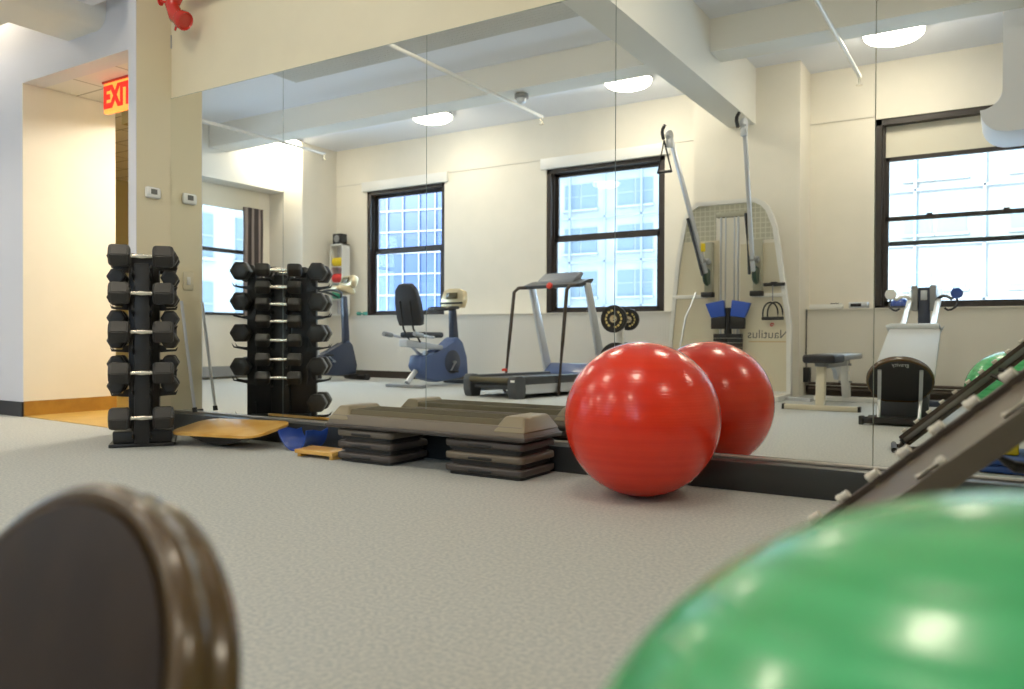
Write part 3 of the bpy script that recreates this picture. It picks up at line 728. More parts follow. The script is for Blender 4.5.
# tower
b=MB(); b.bb((-.055,2.12,0),(.055,2.22,1.22),bev=.008); b.bb((-.32,2.06,0),(.32,2.26,.06),bev=.01); b.build('tower_post','navyd',t)
b=MB(); b.bb((-.115,2.08,.98),(-.055,2.26,1.24),bev=.012); b.bb((.055,2.08,.98),(.115,2.26,1.24),bev=.012); b.build('tower_head','grey',t)
for z in (.80,.62,1.14): MB().bb((-.03,2.105,z-.05),(.03,2.125,z+.05),bev=.004).build('latch','silver',t)
for sx in (-1,1):
    b=MB(); b.tube([(sx*.11,2.16,1.10),(sx*.19,2.10,1.14),(sx*.27,2.04,1.08),(sx*.28,2.02,1.20)],.016,n=8,smooth=1); b.build('pulley_arm','darkgrey' if sx<0 else 'white',t)
    b=MB(); b.lathe([(0,-.02),(.05,-.02),(.055,-.008),(.045,0),(.055,.008),(.05,.02),(0,.02)],(sx*.30,2.02,1.15),(0,1,0),n=22); b.build('pulley','bluep' if sx<0 else 'white',t)
    b=MB(); b.tube([(sx*.30,2.02,1.10),(sx*.31,1.96,1.02),(sx*.24,1.9,.97),(sx*.20,1.9,1.0)],.010,n=8,smooth=1); b.build('hand_strap','blackfab',t)

# ------------------------------------------------------------------ treadmill
def vdir(fx,fy): return math.atan2(-fx,-fy)   # forward in mirror view -> z rotation of local +y
rz=vdir(.2,.98)
t = thing('treadmill','grey treadmill with silver uprights and dark handrails facing the windows','treadmill',(-5.04,-3.87,0),rz)
for sx in (-1,1):
    b=MB(); b.bb((sx*.30,.02,.15),(sx*.40,1.55,.25),bev=.012); b.build('side_rail','darkgrey',t)
    b=MB(); b.prism([(0,0),(.15,0),(.17,.10),(.15,.235),(.10,.265),(0,.262),(-.03,.20),(-.03,.08)],(sx*.36-.06,.0,0),(0,1,0),(0,0,1),(.12,0,0),bev=.018,seg=3); b.build('rear_foot','darkgrey',t)
    MB().bb((sx*.385,.17,.05),(sx*.412,1.45,.155),bev=.006).build('side_skirt','silver',t)
    MB().tube([(sx*.44,.70,.02),(sx*.435,.78,.65),(sx*.43,.86,1.26),(sx*.42,.93,1.315),(sx*.42,1.16,1.33)],.022,n=12,smooth=0).build('handrail','brown',t)
    b=MB(); b.prism([(1.52,.12),(1.66,.12),(1.27,1.36),(1.17,1.36)],(sx*.455-.02,0,0),(0,1,0),(0,0,1),(.045,0,0),bev=.008); b.build('upright','silver',t)
MB().cyl((-.44,.70,.012),(.44,.70,.012),.010,n=8).build('cross_brace','darkgrey',t)
MB().lathe([(0,0),(.035,0),(.032,.03),(0,.035)],(.44,.70,.27),n=14).build('red_cap','redp',t)
b=MB(); b.bb((-.30,.03,.205),(.30,1.6,.222),bev=.004); b.cyl((-.30,.03,.185),(.30,.03,.185),.040,n=18); b.build('running_belt','black',t)
b=MB(); b.bb((-.30,.05,.10),(.30,1.6,.17)); b.build('deck_frame','darkgrey',t,smooth=0)
b=MB(); b.cyl((-.31,-.005,.205),(.31,-.005,.205),.030,n=16); b.build('rear_roller','matolive',t)
b=MB(); b.prism([(1.40,.24),(1.55,.36),(2.0,.34),(2.10,.25),(2.10,.06),(1.40,.06)],(-.43,0,0),(0,1,0),(0,0,1),(.86,0,0),bev=.03,seg=3); b.build('motor_hood','navy',t)
b=MB(); b.prism([(1.06,1.30),(1.30,1.36),(1.34,1.42),(1.24,1.41),(1.05,1.345)],(-.47,0,0),(0,1,0),(0,0,1),(.94,0,0),bev=.012); b.build('console','darkgrey',t)
b=MB(); b.prism([(1.12,1.36),(1.30,1.41),(1.36,1.50),(1.30,1.515),(1.16,1.42)],(-.30,0,0),(0,1,0),(0,0,1),(.60,0,0),bev=.02,seg=3); b.build('display','consolegrey',t)
MB().lathe([(0,0),(.04,0),(.04,.025),(.025,.035),(0,.035)],(0,1.055,1.33),(0,-1,.3),n=18).build('stop_button','redp',t)
MB().bb((-.43,.055,.19),(-.37,.06,.215)).build('badge','white',t,smooth=0).location=(-.0,-.1,0)

# ------------------------------------------------------------------ recumbent bike
t = thing('recumbent_bike','blue recumbent exercise bike with tall black backrest near the windows','exercise bike',(-6.97,-4.70,0),vdir(.05,1))
P=[(.20,.44),(.15,.28),(.30,.11),(.55,.05),(1.10,.09),(1.27,.14),(1.24,.40),(1.14,.62),(1.02,.70),(.92,.66),(.72,.50),(.50,.43)]
b=MB(); b.prism(P,(-.11,0,0),(0,1,0),(0,0,1),(.22,0,0),bev=.035,seg=3); b.build('body','navy',t)
for sx in (-1,1):
    b=MB(); c=Vector((sx*.105,.88,.33)); b.lathe([(.0,0),(.17,0),(.17,.014),(.14,.026),(0,.026)],c,(sx,0,0),n=32); b.build('side_cover','navyd',t)
    b=MB(); b.cyl(c,(c.x+sx*.07,c.y,c.z),.016); p2=(c.x+sx*.06,c.y+sx*.10,c.z+sx*.13); b.tube([(c.x+sx*.06,c.y,c.z),p2],.014,n=8); b.build('crank','steel',t)
    MB().box((c.x+sx*.115,c.y+sx*.10,c.z+sx*.13),(.10,.11,.03),bev=.008).build('pedal','black',t)
    MB().tube([(sx*.16,.42,.70),(sx*.27,.25,.68),(sx*.28,-.02,.72)],.018,n=10,smooth=1).build('seat_handle','silver',t)
    MB().cyl((sx*.28,.03,.713),(sx*.28,-.13,.735),.030,.034,n=14).build('grip','grey',t)
b=MB(); b.tube([(0,.42,.48),(.0,.30,.30),(0,.03,.06)],.038,n=10); b.tube([(0,.08,.60),(0,.32,.42)],.034,n=10); b.build('rear_strut','silver',t)
b=MB(); b.bb((-.34,-.04,.0),(.34,.04,.045),bev=.012); b.build('rear_foot','grey',t)
b=MB(); b.bb((-.28,1.20,.0),(.28,1.28,.06),bev=.012); b.cyl((-.28,1.24,.04),(-.33,1.24,.04),.04,n=14); b.cyl((.28,1.24,.04),(.33,1.24,.04),.04,n=14); b.build('front_foot','black',t)
b=MB(); b.prism([(-.05,.56),(.72,.50),(.72,.57),(-.05,.66)],(-.07,0,0),(0,1,0),(0,0,1),(.14,0,0),bev=.012); b.build('seat_rail','silver',t)
b=MB(); b.bb((-.22,.12,.68),(.22,.56,.76),bev=.03,seg=3); b.build('seat','blackfab',t)
bm_=MB(); Q=[(-.20,.84),(.20,.84),(.225,.95),(.22,1.15),(.18,1.34),(.10,1.42),(-.10,1.42),(-.18,1.34),(-.22,1.15),(-.225,.95)]
bm_.prism([(a,b_-.84) for a,b_ in Q],(0,.08,.84),(1,0,0),Vector((0,-.22,1)).normalized(),Vector((0,.085,.02)),bev=.022,seg=3); bm_.build('backrest','blackfab',t)
b=MB()
for sx in (-1,1): b.tube([(sx*.09,.20,.62),(sx*.09,.06,.80),(sx*.09,-.02,1.18)],.014,n=8)
b.build('back_frame','black',t)
b=MB(); b.prism([(.98,.66),(1.12,.62),(1.05,1.14),(.97,1.14)],(-.045,0,0),(0,1,0),(0,0,1),(.09,0,0),bev=.015); b.build('console_mast','navyd',t)
Cn=Vector((0,1.0,1.28))
b=MB(); b.prism([(-.20,0),(.20,0),(.225,.12),(.19,.25),(.10,.285),(-.10,.285),(-.19,.25),(-.225,.12)],(0,.98,1.13),(1,0,0),Vector((0,.22,1)).normalized(),Vector((0,.09,-.02)),bev=.02,seg=3); b.build('console','goldcon',t)
b=MB(); b.bb((-.10,.985,1.25),(.10,1.01,1.34),bev=.008); o=b.build('display','screen',t); 
MB().bb((-.21,.972,1.175),(.21,.99,1.20),bev=.004).build('console_band','black',t)
MB().tube([(-.02,.98,1.10),(-.19,.95,1.12),(-.22,.76,1.11),(-.16,.66,1.08),(.16,.66,1.08),(.22,.76,1.11),(.19,.95,1.12),(.02,.98,1.10)],.021,n=10,closed=True,smooth=2).build('handlebar','black',t)

# ------------------------------------------------------------------ upright bike (mostly behind the dumbbells)
t = thing('upright_bike','blue upright exercise bike partly hidden behind the dumbbell tower reflection','exercise bike',(-9.30,-4.85,0),vdir(.3,.95))
P=[(.30,.20),(.36,.09),(.70,.07),(1.04,.09),(1.06,.24),(.98,.56),(.90,.64),(.82,.56),(.60,.44),(.38,.40)]
b=MB(); b.prism(P,(-.10,0,0),(0,1,0),(0,0,1),(.20,0,0),bev=.035,seg=3); b.build('body','navyd',t)
b=MB(); b.prism([(.84,.58),(.95,.58),(.90,1.34),(.82,1.34)],(-.05,0,0),(0,1,0),(0,0,1),(.10,0,0),bev=.02); b.build('console_mast','navyd',t)
b=MB(); b.bb((-.30,1.05,0),(.30,1.14,.07),bev=.012); b.cyl((-.30,1.095,.05),(-.35,1.095,.05),.05,n=16); b.cyl((.30,1.095,.05),(.35,1.095,.05),.05,n=16); b.build('front_foot','black',t)
b=MB(); b.bb((-.30,.0,0),(.30,.08,.06),bev=.012); b.bb((-.05,.05,.03),(.05,.45,.09)); b.bb((-.05,.9,.03),(.05,1.1,.09)); b.build('rear_foot','black',t)
b=MB(); b.tube([(0,.42,.38),(0,.28,.95)],.032,n=12); b.build('seat_post','steel',t)
b=MB(); b.sphere((0,.26,.99),.15,(1,1.0,.32)); b.sphere((0,.40,.99),.08,(.8,1.6,.4)); b.build('saddle','black',t)
b=MB(); b.prism([(-.20,0),(.20,0),(.21,.10),(.17,.20),(-.17,.20),(-.21,.10)],(0,.86,1.50),(1,0,0),Vector((0,.45,1)).normalized(),Vector((0,.10,-.045)),bev=.025,seg=3); b.build('console','goldcon',t)
MB().box((0,.885,1.60),(.20,.02,.09),Matrix.Rotation(-.42,3,'X'),bev=.006).build('display','screen',t)
b=MB(); b.prism([(.62,1.44),(.96,1.36),(.98,1.42),(.90,1.50),(.66,1.50)],(-.17,0,0),(0,1,0),(0,0,1),(.34,0,0),bev=.02,seg=2); b.build('tray','goldcon',t)
b=MB(); b.tube([(-.05,.78,1.32),(-.22,.70,1.40),(-.24,.48,1.42),(-.16,.38,1.38)],.018,n=8,smooth=1); b.tube([(.05,.78,1.32),(.22,.70,1.40),(.24,.48,1.42),(.16,.38,1.38)],.018,n=8,smooth=1); b.build('handlebar','darkgrey',t)
for sx in (-1,1):
    c=Vector((sx*.10,.62,.30)); b=MB(); b.cyl(c,(c.x+sx*.06,c.y,c.z),.015); b.tube([(c.x+sx*.055,c.y,c.z),(c.x+sx*.055,c.y+sx*.12,c.z-sx*.1)],.013,n=8); b.build('crank','steel',t)
    MB().box((c.x+sx*.11,c.y+sx*.12,c.z-sx*.1),(.09,.10,.03),bev=.008).build('pedal','black',t)

# ------------------------------------------------------------------ weight plate tree
PX,PY=-3.97,-5.12
t = thing('plate_tree','white post weight plate tree behind the treadmill','weight rack',(PX,PY,0))
b=MB(); b.bb((-.035,-.035,.05),(.035,.035,1.0),bev=.006); b.build('post','whitem',t)
b=MB(); b.bb((-.035,-.35,0),(.035,.35,.06),bev=.006); b.bb((-.30,-.035,0),(.30,.035,.06),bev=.006); b.build('base','whitem',t)
b=MB()
for z,l in ((.915,.27),(.42,.20)): b.cyl((0,-l,z),(0,l,z),.024,n=12)
b.build('peg','chrome',t)
def wplate(R,x,y,z,label):
    q = thing('weight_plate',label,'weight plate',(x,y,z),0,'round weight plates on the plate tree')
    MB().lathe([(.026,-.018),(R*.30,-.018),(R*.34,-.010),(R*.82,-.010),(R*.87,-.022),(R*.98,-.022),(R,-.015),(R,.015),(R*.98,.022),(R*.87,.022),(R*.82,.010),(R*.34,.010),(R*.30,.018),(.026,.018),(.026,-.018)],(0,0,0),(0,1,0),n=40).build('disc','black',q)
    b=MB()
    for i in range(14):
        if i in (3,10): continue
        a=2*PI*i/14
        for s_ in (-1,1):
            b.box((R*.60*math.cos(a),s_*.0108,R*.60*math.sin(a)),(R*.14,.003,R*.18),Matrix.Rotation(-a+.2*(i%3-1),3,'Y'))
    b.build('raised_lettering','gold_letter',q,smooth=0)
    MB().lathe([(.0262,-.0185),(.045,-.0185),(.045,.0185),(.0262,.0185)],(0,0,0),(0,1,0),n=24).build('hub','chrome',q)
    return q
wplate(.165,PX,PY+.20,.915,'black weight plate with gold lettering on the upper peg of the tree, mirror side')
wplate(.135,PX,PY-.24,.915,'black weight plate on the upper peg of the tree, window side')
wplate(.215,PX,PY+.14,.42,'largest black weight plate low on the tree behind the red ball')
wplate(.215,PX,PY-.14,.42,'large black weight plate low on the tree, window side')

# ------------------------------------------------------------------ cable machine
TY=-5.70
t = thing('cable_machine','tall white cable machine with two swing arms in front of the column','exercise machine',(-2.82,TY,0))
out=[(-.74,.04),(-.745,.66),(-.66,1.62),(-.56,2.16),(-.49,2.28),(-.40,2.335),(.30,2.335),(.40,2.28),(.47,2.20),(.545,2.0),(.715,.84),(.72,.04)]
inn=[(-.70,.08),(-.70,.66),(-.61,1.62),(-.52,2.12),(-.46,2.235),(-.38,2.285),(.28,2.285),(.37,2.235),(.425,2.17),(.50,1.98),(.665,.84),(.67,.08)]
b=MB(); bm=b.bm; n=len(out)
lay=[]
for poly,y in ((out,.045),(inn,.045),(inn,-.045),(out,-.045)): lay.append([bm.verts.new((a,y,z)) for a,z in poly])
for a,c in ((0,1),(1,2),(2,3),(3,0)):
    for i in range(n): bm.faces.new((lay[a][i],lay[a][(i+1)%n],lay[c][(i+1)%n],lay[c][i]))
b.build('frame','whitem',t,smooth=25)
low=[(-.70,.08),(-.70,.66),(-.62,1.48),(-.13,1.48),(-.13,.08)]
for poly in (low,[(.13,.08),(.13,1.80),(.535,1.80),(.665,.84),(.665,.08)],[(-.62,1.48),(-.565,1.86),(-.13,1.86),(-.13,1.48)]):
    MB().prism(poly,(0,.0,0),(1,0,0),(0,0,1),(0,.022,0)).build('shroud_panel','creamm' if poly is not low else 'creamm',t,smooth=0)
MB().prism([(-.565,1.86),(-.52,2.12),(-.46,2.235),(-.38,2.285),(.28,2.285),(.37,2.235),(.425,2.17),(.50,1.98),(.53,1.84),(.20,1.84),(.20,2.14),(-.17,2.14),(-.17,1.84)],(0,.0,0),(1,0,0),(0,0,1),(0,.02,0)).build('perforated_screen','screenmesh',t,smooth=0)
for x in (-.10,-.045,.06,.105): MB().cyl((x,.03,.10),(x,.03,2.16),.009 if abs(x)<.09 else .013,n=8).build('guide_rod','steel',t)
b=MB(); b.bb((-.16,-.02,2.13),(.19,.06,2.19),bev=.01); b.build('top_bracket','olivemesh',t)
for x0_,x1_ in ((-.15,.0),(.02,.17)):
    b=MB()
    for i in range(12): b.bb((x0_,.035,.10+.054*i),(x1_,.15,.148+.054*i),bev=.004)
    b.build('weight_stack','black',t)
b=MB(); b.cyl((.01,.10,.70),(.01,.10,1.05),.045,.035,n=14); b.build('weight_shaft','black',t)
for sx in (-1,1):
    b=MB(); c0=.02; b.prism([(c0+sx*.02,.92),(c0+sx*.19,.94),(c0+sx*.255,1.15),(c0+sx*.05,1.12)] if False else [(c0+sx*.03,.95),(c0+sx*.20,.93),(c0+sx*.27,1.10),(c0+sx*.05,1.14)],(0,.10,0),(1,0,0),(0,0,1),(0,.06,0),bev=.01); b.build('blue_cover','blue',t)
    b=MB(); b.prism([(c0+sx*.03,.80),(c0+sx*.20,.80),(c0+sx*.20,.93),(c0+sx*.03,.95)],(0,.095,0),(1,0,0),(0,0,1),(0,.06,0),bev=.008); b.build('black_cover','black',t)
# arms
for sx,hub,tip in ((-1,(-.235,.30,1.60),(-.50,.70,3.04)),(1,(.345,.30,1.60),(.355,.70,3.06))):
    b=MB(); b.bb((hub[0]-.05,.02,1.20),(hub[0]+.05,.09,1.84),bev=.01); b.build('arm_mount','olivemesh' ,t)
    b=MB(); b.lathe([(.0,-.025),(.09,-.025),(.11,0),(.09,.025),(0,.025)],(hub[0],.14,1.42),(1,0,0),n=24); b.build('adjuster_disc','discgreen',t)
    b=MB(); b.cyl((hub[0],.05,1.60),(hub[0],.32,1.60),.035,n=14); b.cyl((hub[0]-.06,.25,1.60),(hub[0]+.06,.25,1.60),.03,n=12); b.build('pivot','grey',t)
    a0,a1=Vector(hub),Vector(tip); b=MB(); b.prism([(-.022,-.022),(.022,-.022),(.022,.022),(-.022,.022)],a0-(a1-a0)*.10,frame_of(a1-a0)[0],frame_of(a1-a0)[1],(a1-a0)*1.06,bev=.005); b.build('swing_arm','silver',t)
    m1=a0.lerp(a1,.0)-(a1-a0)*.12; m2=a0.lerp(a1,.34); off=Vector((-.04,.02,0)); MB().tube([m1+off,m2+off],.018,n=10).build('arm_grip_tube','darkgrey',t)
    b=MB(); b.lathe([(0,-.02),(.055,-.02),(.062,0),(.055,.02),(0,.02)],a1+Vector((0,0,-.02)),(1,.2,0),n=22); b.bb((a1.x-.035,a1.y-.03,a1.z-.16),(a1.x+.035,a1.y+.03,a1.z-.03),bev=.01); b.build('end_pulley','silver',t)
    b=MB(); b.tube([a1+Vector((-.05,.02,.10)),a1+Vector((-.075,.05,.03)),a1+Vector((-.05,.06,-.07))],.020,n=8,smooth=1); b.build('pulley_guard','black',t)
    b=MB(); b.bb((hub[0]-.07,.05,1.18),(hub[0]+.07,.16,1.24),bev=.008); b.build('stop_block','black' ,t)
MB().bb((-.24,.33,1.70),(-.19,.36,1.80),bev=.01).build('tag','yellow',t)
# cable handle hanging on the left arm end (triangle), D handles on the right
b=MB(); a1=Vector((-.55,.74,2.96)); b.tube([a1,a1+Vector((-.075,.0,-.36)),a1+Vector((.09,.0,-.36)),a1],.010,n=8); b.cyl(a1+Vector((-.08,0,-.36)),a1+Vector((.095,0,-.36)),.017,n=10)
o=b.build('triangle_handle','black',t)
for dx,dy in ((.50,.10),(.56,.13)):
    b=MB(); c=Vector((dx,dy,.98)); P=[c+Vector((.085*math.cos(a),0,.10*math.sin(a)*1.25)) for a in [PI*i/10 for i in range(11)]]
    b.tube([c+Vector((.085,0,-.06))]+P+[c+Vector((-.085,0,-.06))],.009,n=8); b.cyl(c+Vector((-.095,0,-.06)),c+Vector((.095,0,-.06)),.020,n=10); b.build('stirrup_handle','black',t)
b=MB(); b.cyl((.53,.12,1.12),(.53,.12,1.30),.006,n=6); b.build('cable','grey',t)
b=MB(); b.cyl((.42,.09,1.31),(.66,.09,1.31),.020,n=10); b.bb((.50,.05,1.29),(.57,.11,1.34),bev=.005); b.build('hook_bar','black',t)
for sx in (-1,1): MB().bb((sx*.27,.0,1.17),(sx*.70 if sx<0 else .64,.05,1.215),bev=.008).build('cross_bar','whitem',t)
MB().tube([(-.40,.05,1.24),(-.47,.20,.95),(-.56,.30,.30)],.012,n=8).build('strut','steel',t)
b=MB(); b.bb((-.74,.0,0),(-.64,.60,.06),bev=.008); b.bb((.62,-.05,0),(.72,.62,.06),bev=.008); b.bb((-.70,-.05,0),(.70,.05,.06),bev=.006); b.build('floor_frame','whitem',t)
b=MB(); b.prism([(.60,.10),(1.02,.28),(1.0,.40),(.60,.26)],(0,0,.0),(1,0,0),(0,1,0),(0,0,.035)); b.build('outrigger_plate','silver',t,smooth=0)
text_obj('Nautilus',.142,'lettering','letter',t,(.455,.0235,.735),(PI/2,0,PI),.001)
MB().bb((.235,.022,.645),(.665,.0245,.660)).build('tan_stripe','tan',t,smooth=0)
b=MB(); b.tube([Vector((.50+.024*math.cos(a)*(1-a/9),.024,.845+.024*math.sin(a)*(1-a/9))) for a in [i*.45 for i in range(16)]],.006,n=6); b.build('shell_emblem','redr',t)
for lab_,bx_ in (('a',0),):
    pass

# ------------------------------------------------------------------ flat bench
t = thing('flat_bench','flat black padded bench on cream steel legs in the middle of the floor','bench',(-1.53,-4.30,0),vdir(.02,1.0))
b=MB(); b.bb((-.15,-.06,.455),(.15,.42,.535),bev=.025,seg=3); b.build('front_pad','blackfab',t)
b=MB(); b.bb((-.15,.44,.47),(.15,1.42,.535),bev=.022,seg=3); b.build('rear_pad','grey',t)
b=MB(); b.bb((-.035,.05,.40),(.035,1.35,.455),bev=.006); b.bb((-.06,.06,.42),(.06,.20,.456),bev=.006); b.build('spine','grey',t)
b=MB(); b.prism([(0,.045),(.09,.045),(.10,.22),(.13,.42),(.04,.42),(.02,.22)],(-.04,.0,0),(0,1,0),(0,0,1),(.08,0,0),bev=.008); b.build('leg','creamm',t)
b=MB(); b.prism([(1.30,.045),(1.39,.045),(1.33,.25),(1.25,.45),(1.16,.45),(1.24,.22)],(-.04,.0,0),(0,1,0),(0,0,1),(.08,0,0),bev=.008); b.build('leg','whitem',t)
b=MB(); b.bb((-.36,.0,.0),(.34,.07,.05),bev=.006); b.build('foot_bar','creamm',t)
b=MB(); b.bb((-.36,1.31,.0),(.34,1.39,.05),bev=.006); b.build('foot_bar','whitem',t)
for x in (-.352,.342): MB().box((x,.035,.025),(.022,.078,.056),bev=.004).build('end_cap','black',t)
b=MB(); b.prism([(.55,.40),(.95,.42),(.92,.38),(.80,.26),(.74,.28),(.70,.36)],(-.02,0,0),(0,1,0),(0,0,1),(.04,0,0),bev=.005); b.build('bracket','silver',t)
b=MB(); b.cyl((-.07,1.22,.41),(.07,1.22,.41),.014,n=10); b.cyl((-.07,1.27,.22),(.07,1.27,.22),.012,n=10); b.build('bolt','grey',t)

# ------------------------------------------------------------------ things on the sill and by the windows
t = thing('resistance_band_shelf','narrow white shelf of coloured band rolls standing on the sill','shelf',(-9.86,-6.42,1.05))
b=MB(); b.bb((-.15,-.09,0),(-.128,.09,1.24)); b.bb((.128,-.09,0),(.15,.09,1.24)); b.bb((-.15,-.09,1.215),(.15,.09,1.24)); b.bb((-.15,-.09,0),(.15,.09,.03))
b.build('case','white',t,smooth=0)
MB().bb((-.128,-.088,.03),(.128,-.075,1.215)).build('back_panel','greywall',t,smooth=0)
for z in (.28,.56,.84): MB().bb((-.128,-.075,z),(.128,.085,z+.014)).build('shelf_board','white',t,smooth=0)
for z,m_,nm in ((.975,'yellow','yellow'),(.695,'redr','red'),(.415,'green','green')):
    r_ = thing('band_roll','%s resistance band roll on the narrow white shelf'%nm,'band roll',(-9.86,-6.40,1.05+z),0,'resistance band rolls on the narrow shelf')
    MB().lathe([(.03,-.11),(.076,-.11),(.079,-.10),(.079,.10),(.076,.11),(.03,.11),(.03,-.11)],(0,-.015,-.041),(1,0,0),n=30).build('band',m_,r_)
    MB().lathe([(.020,-.115),(.0298,-.115),(.0298,.115),(.020,.115),(.020,-.115)],(0,-.015,-.041),(1,0,0),n=18).build('core','tan',r_)
t = thing('speaker','small black speaker on top of the narrow white shelf','speaker',(-9.86,-6.42,2.29))
MB().bb((-.095,-.08,0),(.095,.08,.18),bev=.01).build('cabinet','black',t)
MB().lathe([(0,.004),(.03,.012),(.06,.006),(.066,.0),(.0,.0)],(0,.0795,.09),(0,1,0),n=22).build('cone','grey',t)
t = thing('green_hand_weight','small green hand weight lying on the sill by the left window','hand weight',(-9.38,-6.46,1.085))
for sx in (-1,1): MB().lathe([(0,-.035),(.030,-.035),(.036,-.025),(.036,.025),(.030,.035),(0,.035)],(sx*.07,0,0),(1,0,0),n=6).build('head','tealp',t)
MB().cyl((-.05,0,0),(.05,0,0),.014,n=12).build('handle','tealp',t)
t = thing('electrical_box','flat white electrical box with a cable on the convector sill','electrical box',(-1.86,-6.48,1.05))
MB().bb((-.20,-.06,0),(.18,.06,.055),bev=.012).build('case','white',t)
MB().bb((.04,-.04,.055),(.16,.04,.068),bev=.004).build('switch_cap','letter',t)
MB().tube([(.12,.05,.04),(.16,.07,.07),(.20,.085,.03),(.12,.10,.012),(.0,.09,.012)],.006,n=8,smooth=2).build('cable','white',t)
t = thing('stereo','small silver stereo box on the sill left of the right window','stereo',(-1.50,-6.48,1.05))
MB().bb((-.11,-.07,0),(.10,.07,.075),bev=.008).build('case','steel',t)
MB().bb((-.09,.068,.02),(.03,.0725,.058),bev=.001).build('display','black',t)
t = thing('plastic_case','blue rounded plastic case on the sill behind the incline trainer','case',(-1.06,-6.48,1.05))
MB().lathe([(0,0),(.11,0),(.115,.02),(.105,.065),(.07,.10),(.03,.112),(0,.114)],(0,0,0),n=28).build('lid','bluep',t)
MB().lathe([(.110,.0),(.119,.004),(.119,.016),(.112,.02)],(0,0,0),n=28).build('rim_band','darkgrey',t)
t = thing('wall_cable','dark cable running down the convector to a small black box','cable',(-2.05,-6.40,0))
MB().tube([(-2.085,-6.408,1.05),(-2.09,-6.408,.5),(-2.08,-6.408,.24)],.009,n=8).build('cord','letter',t,world=True)
MB().bb((-2.06-.09,-6.418,.16),(-2.06+.03,-6.30,.34),bev=.008).build('plug_box','black',t,world=True)
t = thing('floor_pipe','dark heating pipe running low along the convector','pipe',(0,-6.37,0))
for z in (.085,.15): MB().cyl((-2.05,-6.36,z),(3.0,-6.36,z),.018,n=10).build('tube','brown',t,world=True)
for x in (-1.9,-.2,1.6): MB().bb((x-.01,-6.42,0),(x+.01,-6.34,.175)).build('bracket','brown',t,world=True,smooth=0)

# ------------------------------------------------------------------ buildings outside
def building(name,label,x0,x1,y,z0,z1,m_,winw,winh,px,pz,wm,cols=None,recess=.25,rz_=0,grid=None,pairs=False):
    t = thing(name,label,'building',((x0+x1)/2,y,z0),rz_); hw=(x1-x0)/2
    MB().bb((-hw,-12,0),(hw,0,z1-z0)).build('wall',m_,t,smooth=0)
    MB().bb((-hw-.3,-12.3,z1-z0),(hw+.3,.3,z1-z0+.8)).build('cornice',m_,t,smooth=0)
    nx=int((x1-x0)//px); nz=int((z1-z0)//pz); proto=None; cnt=0
    zs=[k for k in range(nz) if -9< z0+pz*(k+.5) < 22]
    for k in zs:
        for i in range(nx):
            xx=-hw+px*(i+.5)+(( (.5 if i%2==0 else -.5)*px*.35) if pairs else 0); zz=pz*(k+.5)
            if cnt>=96: continue
            cnt+=1
            if proto is None:
                proto=MB().bb((-winw/2,0,-winh/2),(winw/2,.06,winh/2)).build('window',wm,t,smooth=0); w_=proto
                sill=MB().bb((-winw/2-.12,0,-winh/2-.16),(winw/2+.12,.22,-winh/2),).build('sill','facadepale',proto,smooth=0)
                bar=MB().bb((-winw/2,.06,-.04),(winw/2,.10,.04)).build('sash_bar','mullion',proto,smooth=0)
            else:
                w_=proto.copy(); C.objects.link(w_); w_.parent=t
                for ch in proto.children:
                    c_=ch.copy(); C.objects.link(c_); c_.parent=w_
            w_.location=(xx,.0,zz)
    if grid:
        b=MB()
        for i in range(int((x1-x0)/grid)+1): b.bb((-hw+grid*i-.07,.22,0),(-hw+grid*i+.07,.34,z1-z0))
        for k in range(int((z1-z0)/3.3)+1): b.bb((-hw,.22,3.3*k-.07),(hw,.34,3.3*k+.07))
        b.build('facade_grid','mullion',t,smooth=0)
    return t
building('office_building','pale stone office building with paired windows seen through the middle window',-34,-16.5,-50,-30,24,'facadepale',1.3,1.9,2.2,3.3,'winglass',grid=2.9,pairs=True)
building('office_building','pale tan office building with paired windows seen through the right window',-12,10,-50,-30,24,'facadebrick',1.5,2.0,2.75,3.3,'winglass',grid=3.6,pairs=True)
t = thing('glass_tower','blue glass tower with pale mullions seen through the left rear window','building',(-49,-48,-30),math.radians(-12))
MB().bb((-13,-12,0),(13,0,60)).build('glass_wall','towerglass',t,smooth=0)
b=MB()
for i in range(18): b.bb((-13+1.52*i-.04,0,0),(-13+1.52*i+.04,.16,60))
b.build('vertical_mullions','mullion',t,smooth=0)
b=MB()
for k in range(34): b.bb((-13,0,1.8*k-.06),(13,.14,1.8*k+.06))
b.build('floor_bands','mullion',t,smooth=0)
building('side_building','pale stone building seen through the left wall window',-12,12,0,-30,24,'facadepale',1.6,2.2,3.0,3.4,'winglass',rz_=-PI/2)
sb=[o for o in C.objects if o.name.startswith('side_building')][0]; sb.location=(-34,-14,-30)

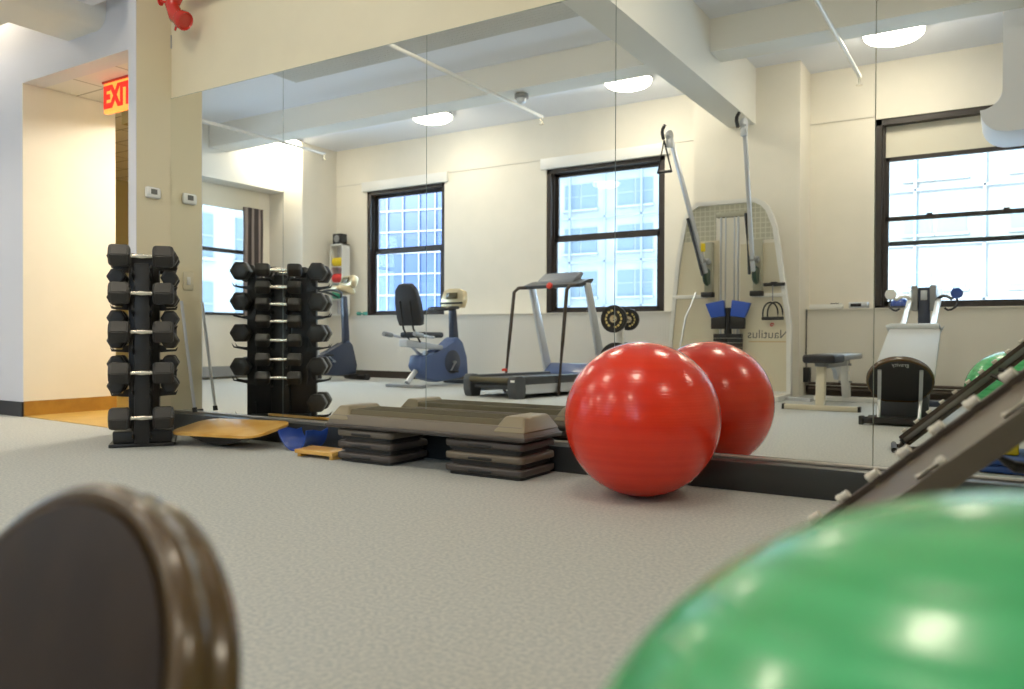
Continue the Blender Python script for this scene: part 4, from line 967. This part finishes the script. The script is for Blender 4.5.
# ------------------------------------------------------------------ camera
cam = bpy.data.cameras.new('camera'); co = bpy.data.objects.new('camera', cam); C.objects.link(co)
cam.sensor_width = 36; cam.lens = 795.6/1024*36; cam.clip_start=.03; cam.clip_end=300
co.location = (0,-3.737,.70)
pitch = math.atan((336.64-344.5)/795.6); yaw = math.radians(31.93)
R = Matrix.Rotation(yaw,4,'Z') @ Matrix.Rotation(PI/2 + pitch,4,'X') @ Matrix.Rotation(math.radians(.2),4,'Z')
co.rotation_euler = R.to_euler()
cam.dof.use_dof = True; cam.dof.focus_distance = 4.4; cam.dof.aperture_fstop = 2.5
bpy.context.scene.camera = co

# ------------------------------------------------------------------ light
wd = bpy.data.worlds.new('sky'); bpy.context.scene.world = wd; wd.use_nodes = True
bg = wd.node_tree.nodes['Background']; bg.inputs['Color'].default_value = (.60,.77,1,1); bg.inputs['Strength'].default_value = 7.5
sun = bpy.data.lights.new('sun','SUN'); sun.energy = 9; sun.angle = math.radians(.8); sun.color=(1,.93,.82)
so = bpy.data.objects.new('sun', sun); C.objects.link(so); so.location=(-20,10,20)
so.rotation_euler = Vector((.33,-.86,-.30)).to_track_quat('-Z','Y').to_euler()
for (a,b_,z0_,z1_) in HW:
    pl = bpy.data.lights.new('portal','AREA'); pl.shape='RECTANGLE'; pl.size=b_-a; pl.size_y=z1_-z0_; pl.cycles.is_portal=True
    po = bpy.data.objects.new('portal',pl); C.objects.link(po); po.location=((a+b_)/2,YW-.28,(z0_+z1_)/2); po.rotation_euler=Vector((0,1,0)).to_track_quat('-Z','Z').to_euler()
pl = bpy.data.lights.new('portal','AREA'); pl.shape='RECTANGLE'; pl.size=LW[1]-LW[0]; pl.size_y=LW[3]-LW[2]; pl.cycles.is_portal=True
po = bpy.data.objects.new('portal',pl); C.objects.link(po); po.location=(XL-.19,ym,(LW[2]+LW[3])/2); po.rotation_euler=Vector((1,0,0)).to_track_quat('-Z','Z').to_euler()

sc = bpy.context.scene
sc.view_settings.view_transform='Standard'; sc.view_settings.look='None'; sc.view_settings.gamma=1; sc.view_settings.exposure=.35; sc.view_settings.use_curve_mapping=False
cy = sc.cycles; cy.use_denoising=True; cy.max_bounces=9; cy.diffuse_bounces=5; cy.glossy_bounces=6; cy.transparent_max_bounces=8; cy.sample_clamp_indirect=8; cy.caustics_refractive=False
